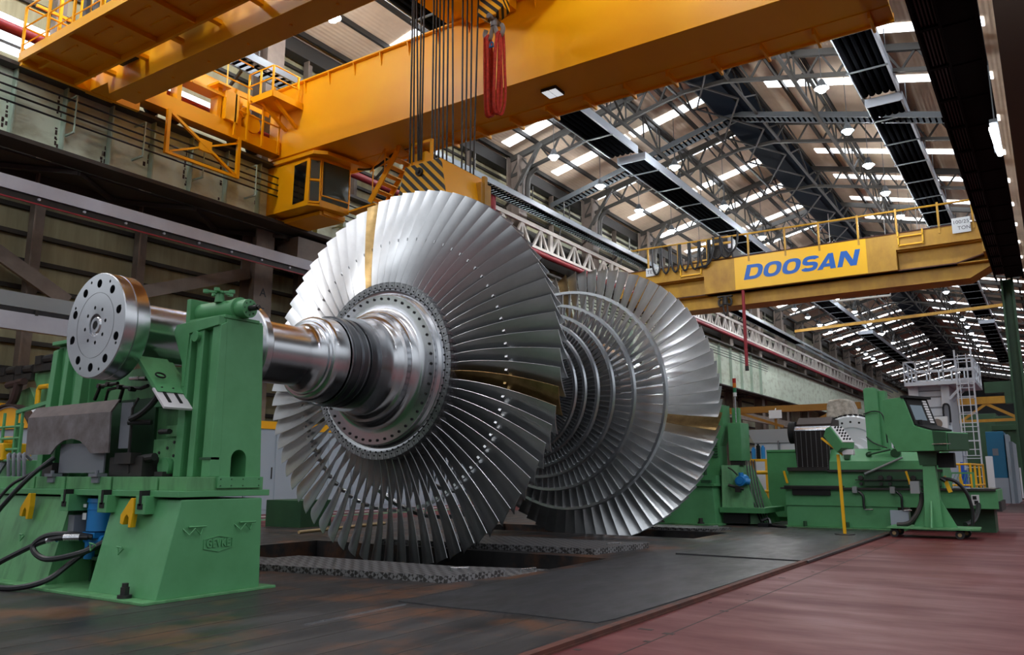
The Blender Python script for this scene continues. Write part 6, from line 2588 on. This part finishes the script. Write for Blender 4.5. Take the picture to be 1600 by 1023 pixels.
m.tube([(-2.3, 15.0, 0.19), (-2.12, 14.98, 0.22), (-2.0, 15.0, 0.36), (-1.92, 15.05, 0.55), (-1.9, 15.05, 0.72)], 0.038, 8, 4)
m.build('conduit', M['dark_steel'], co)
m = MB()
m.box(-2.06, -1.92, 15.0, 15.16, 0.70, 0.90)
m.build('junction_box', M['beam_grey'], co, smooth=False)
m = MB()
m.tube([(-1.6, 15.25, 0.95), (-1.42, 15.3, 0.90), (-1.28, 15.35, 0.72), (-1.22, 15.4, 0.45), (-1.24, 15.42, 0.20)], 0.028, 8, 4)
m.build('console_cable', M['cable'], co)
m = MB()
m.tube([(-1.2, 16.4, 0.5), (-1.2, 16.2, 0.4), (-1.25, 15.8, 0.25), (-1.35, 15.5, 0.2)], 0.04, 8, 4)
m.tube([(-1.62, 15.2, 0.95), (-1.55, 15.2, 0.90)], 0.03, 8)
build_each(m, 'trunk_cable', M['black'], co)
m = MB()
m.bar((-1.58, 15.3, 0.98), (-1.50, 15.3, 0.72), 0.04, 0.06)
m.bar((-1.36, 15.5, 0.97), (-1.34, 15.5, 0.84), 0.04, 0.06)
build_each(m, 'lever', M['yellow'], co, smooth=False)
m = MB()
m.box(-1.62, -1.38, 15.02, 15.3, 1.12, 1.36)
m.build('card_box', M['hole'], co, smooth=False)

turn = Matrix.Translation(Vector((-1.88, 14.9, 0)) - ORG[co.name]) @ Matrix.Rotation(R(-26), 4, 'Z') @ Matrix.Translation(ORG[co.name] - Vector((-1.88, 14.9, 0)))
for q in [hd] + list(hd.children_recursive):          # the head is swivelled on its pillar
    q.data.transform(turn)

# ================================================================== WHITE TOWER MACHINE
tw = thing('tower_machine', 'white tower machine with railed top platform and caged ladder', 'machine', (-3.2, 31, 0))
m = MB()
m.box(-3.92, -3.62, 30, 32.5, 0, 3.95)
m.box(-2.95, -2.70, 30, 32.5, 0, 3.95)
m.box(-3.62, -2.95, 30.15, 32.5, 0, 3.95)
build_each(m, 'column', M['machine_white'], tw, bevel=0.01, smooth=False)
m = MB()
for z in (2.9, 3.2, 3.55, 3.75):
    m.box(-3.62, -2.95, 30.12, 30.16, z, z + 0.03)
m.box(-2.90, -2.75, 29.99, 30.01, 2.6, 3.3)
m.build('panel_joints', M['grey_plate'], tw, smooth=False)
m = MB()
m.tube([(-2.92, 29.97, 2.6), (-2.92, 29.97, 3.2), (-2.83, 29.97, 3.3), (-2.74, 29.97, 3.2), (-2.74, 29.97, 2.7)], 0.03, 6, 3)
m.build('energy_chain', M['cable'], tw)
m = MB()
m.box(-3.98, -1.9, 29.7, 32.6, 3.92, 4.04)
m.build('deck', M['machine_white'], tw, smooth=False)
m = MB()
for z in (4.35, 4.72):
    for a, b in (((-3.96, 29.72), (-1.92, 29.72)), ((-1.92, 29.72), (-1.92, 32.5)), ((-3.96, 29.72), (-3.96, 32.5)), ((-3.96, 32.5), (-1.92, 32.5))):
        m.bar((*a, z), (*b, z), 0.045)
for x in (-3.96, -3.6, -3.2, -2.8, -2.4, -2.1, -1.92):
    m.bar((x, 29.72, 4.0), (x, 29.72, 4.74), 0.045)
    m.bar((x, 32.5, 4.0), (x, 32.5, 4.74), 0.045)
for y in (30.6, 31.5):
    for x in (-3.96, -1.92):
        m.bar((x, y, 4.0), (x, y, 4.74), 0.045)
build_each(m, 'railing_bar', M['machine_white'], tw, smooth=False)
m = MB()
for x in (-2.42, -1.95):
    m.bar((x, 29.6, 0.2), (x, 29.6, 5.0), 0.05)
for k in range(16):
    m.bar((-2.42, 29.6, 0.4 + k * 0.28), (-1.95, 29.6, 0.4 + k * 0.28), 0.025)
for x in (-2.30, -2.07):
    m.bar((x, 29.2, 1.6), (x, 29.2, 4.8), 0.025)
for k in range(8):
    z = 1.6 + k * 0.45
    m.tube([(-2.42, 29.6, z), (-2.40, 29.35, z), (-2.28, 29.2, z), (-2.09, 29.2, z), (-1.97, 29.35, z), (-1.95, 29.6, z)], 0.014, 5)
m.build('ladder', M['machine_white'], tw, smooth=False)
m = MB()
m.bar((-2.7, 29.9, 3.45), (-2.25, 29.9, 3.92), 0.08)
m.bar((-2.7, 31, 3.45), (-2.25, 31, 3.92), 0.08)
build_each(m, 'deck_brace', M['machine_white'], tw, smooth=False)
m = MB()
m.box(-3.0, -2.45, 29.4, 31, 0, 1.98)
m.build('lower_housing', M['machine_grey'], tw, bevel=0.01, smooth=False)
ac = MB()
ac.box(-3.24, -2.78, 29.45, 29.75, 2.40, 2.86)
ac.box(-3.3, -2.7, 29.5, 30.0, 2.32, 2.40)
a_ = ac.build('air_conditioner', M['sign_white'], tw, bevel=0.01, smooth=False)
m = MB()
m.cyl((-3.08, 29.43, 2.64), (-3.08, 29.455, 2.64), 0.15, n=24)
m.build('fan_grille', M['column'], a_)
m = MB()
m.box(-2.44, -2.38, 29.0, 29.6, 0, 1.15)
m.box(-2.52, -2.44, 29.2, 29.4, 0, 1.4)
m.build('blue_skirt', M['blue_bright'], tw, smooth=False)

# things around the tower
t = thing('teal_cabinet', 'teal machine cabinet right of the white tower ladder', 'cabinet', (-1.8, 34, 0))
m = MB()
m.box(-2.07, -1.50, 34.5, 36, 0.9, 2.57)
m.build('body', M['teal'], t, bevel=0.02, smooth=False)
m = MB()
m.box(-1.9, -1.72, 34.48, 34.5, 1.7, 1.95)
m.build('window_panel', M['grey_plate'], t, smooth=False)
m = MB()
m.box(-2.1, -1.48, 34.45, 36, 0, 0.9)
m.build('plinth', M['machine_grey'], t, smooth=False)
m = MB()
m.box(-1.46, -1.36, 34.3, 36, 0, 2.45)
m.box(-1.36, -1.26, 34.6, 38, 0, 2.2)
tag(m.build('grey_machine_frame', M['machine_grey'], None, smooth=False, loc=(-1.4, 35, 0)), 'tall grey machine frame beside the teal cabinet', 'machine')
for k, (x, y, h_, l) in enumerate(((-1.66, 28.2, 1.55, 'white bollard post standing in front of the teal cabinet'), (-1.22, 40, 1.3, 'white bollard post far along the aisle'))):
    m = MB()
    m.box(x - 0.09, x + 0.09, y - 0.09, y + 0.09, 0.06, h_)
    o = m.build('bollard', M['machine_white'], None, bevel=0.01, smooth=False, loc=(x, y, 0))
    tag(o, l, 'bollard')
    m = MB()
    m.box(x - 0.14, x + 0.14, y - 0.12, y + 0.12, 0, 0.06)
    m.build('foot', M['dark_steel'], o, smooth=False)
t = thing('guard_railing', 'yellow guard railing behind the end of the lathe bed', 'railing', (-2.1, 27, 0))
for x, y in ((-2.02, 26.2), (-1.97, 27.0), (-1.92, 27.8), (-1.87, 28.6), (-2.8, 26.2), (-2.4, 27.5)):
    m = MB()
    m.cyl((x, y, 0), (x, y, 1.33), 0.03, n=8)
    m.build('post', M['yellow'], t)
m = MB()
for z in (0.72, 1.3):
    m.cyl((-2.8, 26.2, z), (-2.02, 26.2, z), 0.028, n=8)
    m.cyl((-2.02, 26.2, z), (-1.87, 28.6, z), 0.028, n=8)
build_each(m, 'rail', M['yellow'], t)
m = MB()
m.box(-1.35, -1.1, 44, 46, 0, 1.6)
m.box(-1.30, -1.1, 47, 51, 0, 1.9)
tag(m.build('row_cabinet', M['machine_grey'], None, smooth=False, loc=(-1.2, 44, 0)), 'pale grey cabinet far down the right aisle', 'cabinet')
m = MB()
m.box(-2.6, -1.2, 52, 60, 0, 4.2)
m.box(-2.8, -1.2, 51.8, 60, 3.4, 3.7)
tag(m.build('green_machine', M['green_dark'], None, bevel=0.02, smooth=False, loc=(-2, 52, 0)), 'big dark green machine far down the aisle behind the teal cabinet', 'machine')
m = MB()
m.box(-5.8, -3.0, 62, 70, 0, 5.0)
tag(m.build('green_machine', M['green_dark'], None, bevel=0.02, smooth=False, loc=(-4, 62, 0)), 'dark green machine at the far end behind the white tower', 'machine')

# white rack cabinet with yellow shelf between rear pedestal and lathe
t = thing('white_cabinet', 'white cabinet with flared hood between rear pedestal and lathe', 'cabinet', (-6.2, 22, 0))
m = MB()
m.box(-6.75, -5.4, 22.0, 23.4, 0, 1.85)
m.build('body', M['machine_white'], t, bevel=0.01, smooth=False)
m = MB()
m.hexa([(-6.75, 21.95, 1.85), (-5.4, 21.95, 1.85), (-5.4, 23.4, 1.85), (-6.75, 23.4, 1.85), (-6.9, 21.8, 2.2), (-5.3, 21.8, 2.2), (-5.3, 23.4, 2.2), (-6.9, 23.4, 2.2)])
m.build('hood', M['machine_white'], t, smooth=False)
m = MB()
m.box(-6.12, -6.08, 21.93, 22.0, 1.0, 2.2)
m.build('hood_rib', M['grey_plate'], t, smooth=False)
t = thing('tool_shelf', 'yellow shelf with blue canisters beside the white cabinet', 'shelf', (-6.3, 20.6, 0))
m = MB()
m.box(-6.5, -6.05, 20.6, 21.0, 1.34, 1.40)
m.box(-6.5, -6.46, 20.6, 21.0, 0, 1.34)
m.box(-6.09, -6.05, 20.6, 21.0, 0, 1.34)
m.build('frame', M['yellow'], t, smooth=False)
for k, (x, h_, mt) in enumerate(((-6.42, 0.26, 'blue'), (-6.30, 0.34, 'glass_dark'), (-6.18, 0.30, 'blue'))):
    m = MB()
    m.cyl((x, 20.8, 1.40), (x, 20.8, 1.40 + h_), 0.055, n=12)
    m.cyl((x, 20.8, 1.40 + h_), (x, 20.8, 1.44 + h_), 0.03, n=10)
    o = m.build('canister', M[mt], None, loc=(x, 20.8, 1.4))
    tag(o, ['pale blue canister at the wheel side of the yellow shelf', 'dark canister in the middle of the yellow shelf', 'blue canister at the lathe side of the yellow shelf'][k], 'canister')
t = thing('pipe_guard', 'yellow tubular guard frame beside the lathe side cabinet', 'guard', (-5.9, 19.5, 0))
m = MB()
m.tube([(-6.05, 19.5, 0.0), (-6.05, 19.5, 1.0), (-6.0, 19.5, 1.06), (-5.65, 19.5, 1.06), (-5.6, 19.5, 1.0), (-5.6, 19.5, 0.0)], 0.045, 8)
m.build('hoop', M['yellow'], t)
m = MB()
m.cyl((-6.05, 19.5, 0.62), (-5.6, 19.5, 0.62), 0.035, n=8)
m.box(-6.05, -5.6, 19.45, 19.55, 0.12, 0.2)
m.build('cross_bar', M['yellow'], t)

# ================================================================== LEFT BACKGROUND
# long row of grey-blue control cabinets with an orange top band
random.seed(4)
for k in range(9):
    y = 6.0 + k * 1.9
    t = thing('control_cabinet', 'grey-blue control cabinet with orange top, %s of the row along the left wall' % ORD[k], 'cabinet', (-17.4, y, 0), 'control cabinets')
    m = MB()
    m.box(-17.85, -17.25, y + 0.02, y + 1.88, 0, 2.2)
    m.build('body', M['machine_grey'], t, smooth=False)
    m = MB()
    m.box(-17.85, -17.22, y, y + 1.9, 2.2, 2.4)
    m.build('top_band', M['orange'], t, smooth=False)
    m = MB()
    for q in (0.06, 0.98):
        m.box(-17.25, -17.235, y + q, y + q + 0.86, 0.12, 2.12)
    build_each(m, 'door', M['machine_grey'], t, smooth=False)
    m = MB()
    m.box(-17.235, -17.22, y + 0.84, y + 0.87, 0.9, 1.2)
    m.build('handle', M['dark_steel'], t, smooth=False)
m = MB()
m.box(-13.1, -12.1, 10.9, 11.7, 0.0, 0.52)
tag(m.build('green_box', M['green_dark'], None, bevel=0.01, smooth=False, loc=(-12.6, 11.3, 0)), 'plain green box on the floor behind the front blade wheel', 'box')
# painted floor stripes far left
for i, (x0, x1, mt) in enumerate(((-15.3, -14.9, 'green'), (-16.4, -16.2, 'sign_white'))):
    m = MB()
    m.box(x0, x1, 4, 24, 0.0, 0.003)
    struct(m.build('floor_stripe_%d' % (i + 1), M[mt], None, smooth=False))
# green auxiliary machine at the left frame edge
t = thing('hydraulic_unit', 'green hydraulic unit with pipe railing at the left edge behind the pedestal', 'machine', (-12, 6, 0))
m = MB()
m.box(-12.65, -11.3, 5.7, 7.2, 0.0, 1.2)
m.build('tank', M['green'], t, bevel=0.01, smooth=False)
m = MB()
m.box(-12.6, -12.0, 6.2, 6.9, 1.2, 1.66)
m.box(-12.15, -12.05, 5.62, 5.7, 0.9, 1.72)
m.build('cabinet', M['green'], t, smooth=False)
m = MB()
m.bar((-11.95, 5.55, 1.86), (-11.1, 5.55, 1.96), 0.05)
for z in (1.2, 1.35, 1.5, 1.66):
    m.cyl((-12.6, 5.55, z), (-11.8, 5.55, z), 0.02, n=6)
for x in (-12.3, -11.8, -11.95):
    m.cyl((x, 5.55, 1.0), (x, 5.55, 1.86), 0.022, n=6)
build_each(m, 'pipe_railing', M['green'], t, smooth=False)
m = MB()
m.box(-12.6, -12.15, 5.5, 5.9, 1.2, 1.44)
m.cyl((-12.4, 5.7, 1.44), (-12.4, 5.7, 1.54), 0.1, n=14)
m.build('yellow_motor', M['yellow'], t, bevel=0.02, smooth=False)
m = MB()
for k in range(4):
    x = -11.95 + k * 0.14
    m.tube([(x, 5.6, 1.2), (x, 5.5, 1.28), (x + 0.05, 5.48, 1.18), (x + 0.06, 5.5, 0.95)], 0.025, 6, 3)
m.tube([(-12.25, 5.6, 1.2), (-12.25, 5.5, 1.0), (-12.3, 5.5, 0.8)], 0.04, 6, 3)
build_each(m, 'grey_hose', M['grey_plate'], t)
# covered orange drum with brown straps
t = thing('strapped_drum', 'orange and white covered drum with brown straps behind the green pipe railing', 'drum', (-13.85, 6.8, 0))
cx, cz, cr_ = -13.85, 1.0, 1.06
m = MB()
a0_ = math.asin(0.72 / cr_)
m.prism([(cx + cr_ * math.cos(a0_ + (PI - 2 * a0_) * k / 24), cz + cr_ * math.sin(a0_ + (PI - 2 * a0_) * k / 24)) for k in range(25)], 6.3, 7.3, 'Y')
m.build('drum', M['orange'], t)


def band(y0, y1, a0, a1, r, mt, nm):
    mb = MB()
    n = 24
    for k in range(n):
        t0, t1 = R(a0 + (a1 - a0) * k / n), R(a0 + (a1 - a0) * (k + 1) / n)
        p = [(cx + q * math.cos(a_), cz + q * math.sin(a_)) for q, a_ in ((r, t0), (r, t1), (r + 0.025, t1), (r + 0.025, t0))]
        mb.prism(p, y0, y1, 'Y')
    return mb.build(nm, M[mt], t)


band(6.29, 7.31, 62, 136, cr_, 'machine_white', 'white_cover')
band(6.24, 6.40, 43, 137, cr_ + 0.03, 'brown_cover', 'strap')
band(6.62, 6.80, 43, 137, cr_ + 0.03, 'brown_cover', 'strap')
m = MB()
m.box(-14.6, -13.08, 6.34, 7.26, 0, 1.72)
m.build('cradle', M['machine_grey'], t, smooth=False)
# other steady rest with hydraulic blocks behind, green triangular head
t = thing('steady_rest', 'green steady rest with black valve blocks seen above the strapped drum', 'steady rest', (-15, 7.6, 0))
m = MB()
m.prism([(-15.8, 0), (-14.95, 0), (-14.85, 2.86), (-15.72, 2.86), (-15.25, 2.2)], 7.5, 7.9, 'Y')
m.prism([(-16.9, 0), (-15.8, 0), (-15.3, 2.0), (-15.9, 2.62), (-16.6, 2.5)], 7.55, 7.9, 'Y')
m.build('body', M['green_dirty'], t, smooth=False)
m = MB()
for x0, z in ((-16.85, 2.88), (-16.2, 2.86), (-15.5, 3.0)):
    m.box(x0, x0 + 0.22, 7.4, 7.6, z, z + 0.16)
    m.cyl((x0 + 0.22, 7.5, z + 0.09), (x0 + 0.52, 7.5, z + 0.09), 0.085, n=10)
    m.box(x0 - 0.06, x0 + 0.56, 7.42, 7.58, z - 0.13, z)
build_each(m, 'valve_block', M['dark_steel'], t, per=3, smooth=False)
m = MB()
m.tube([(-15.25, 7.4, 1.9), (-15.25, 7.4, 2.52), (-15.2, 7.4, 2.57), (-14.9, 7.4, 2.57)], 0.045, 8)
m.build('yellow_pipe', M['yellow'], t)
m = MB()
m.cyl((-16.3, 7.35, 2.66), (-15.7, 7.35, 2.70), 0.07, n=8)
m.tube([(-15.9, 7.35, 2.68), (-16.0, 7.35, 2.4), (-16.25, 7.35, 2.2)], 0.08, 8, 3)
build_each(m, 'brown_arm', M['reddish_dark'], t)
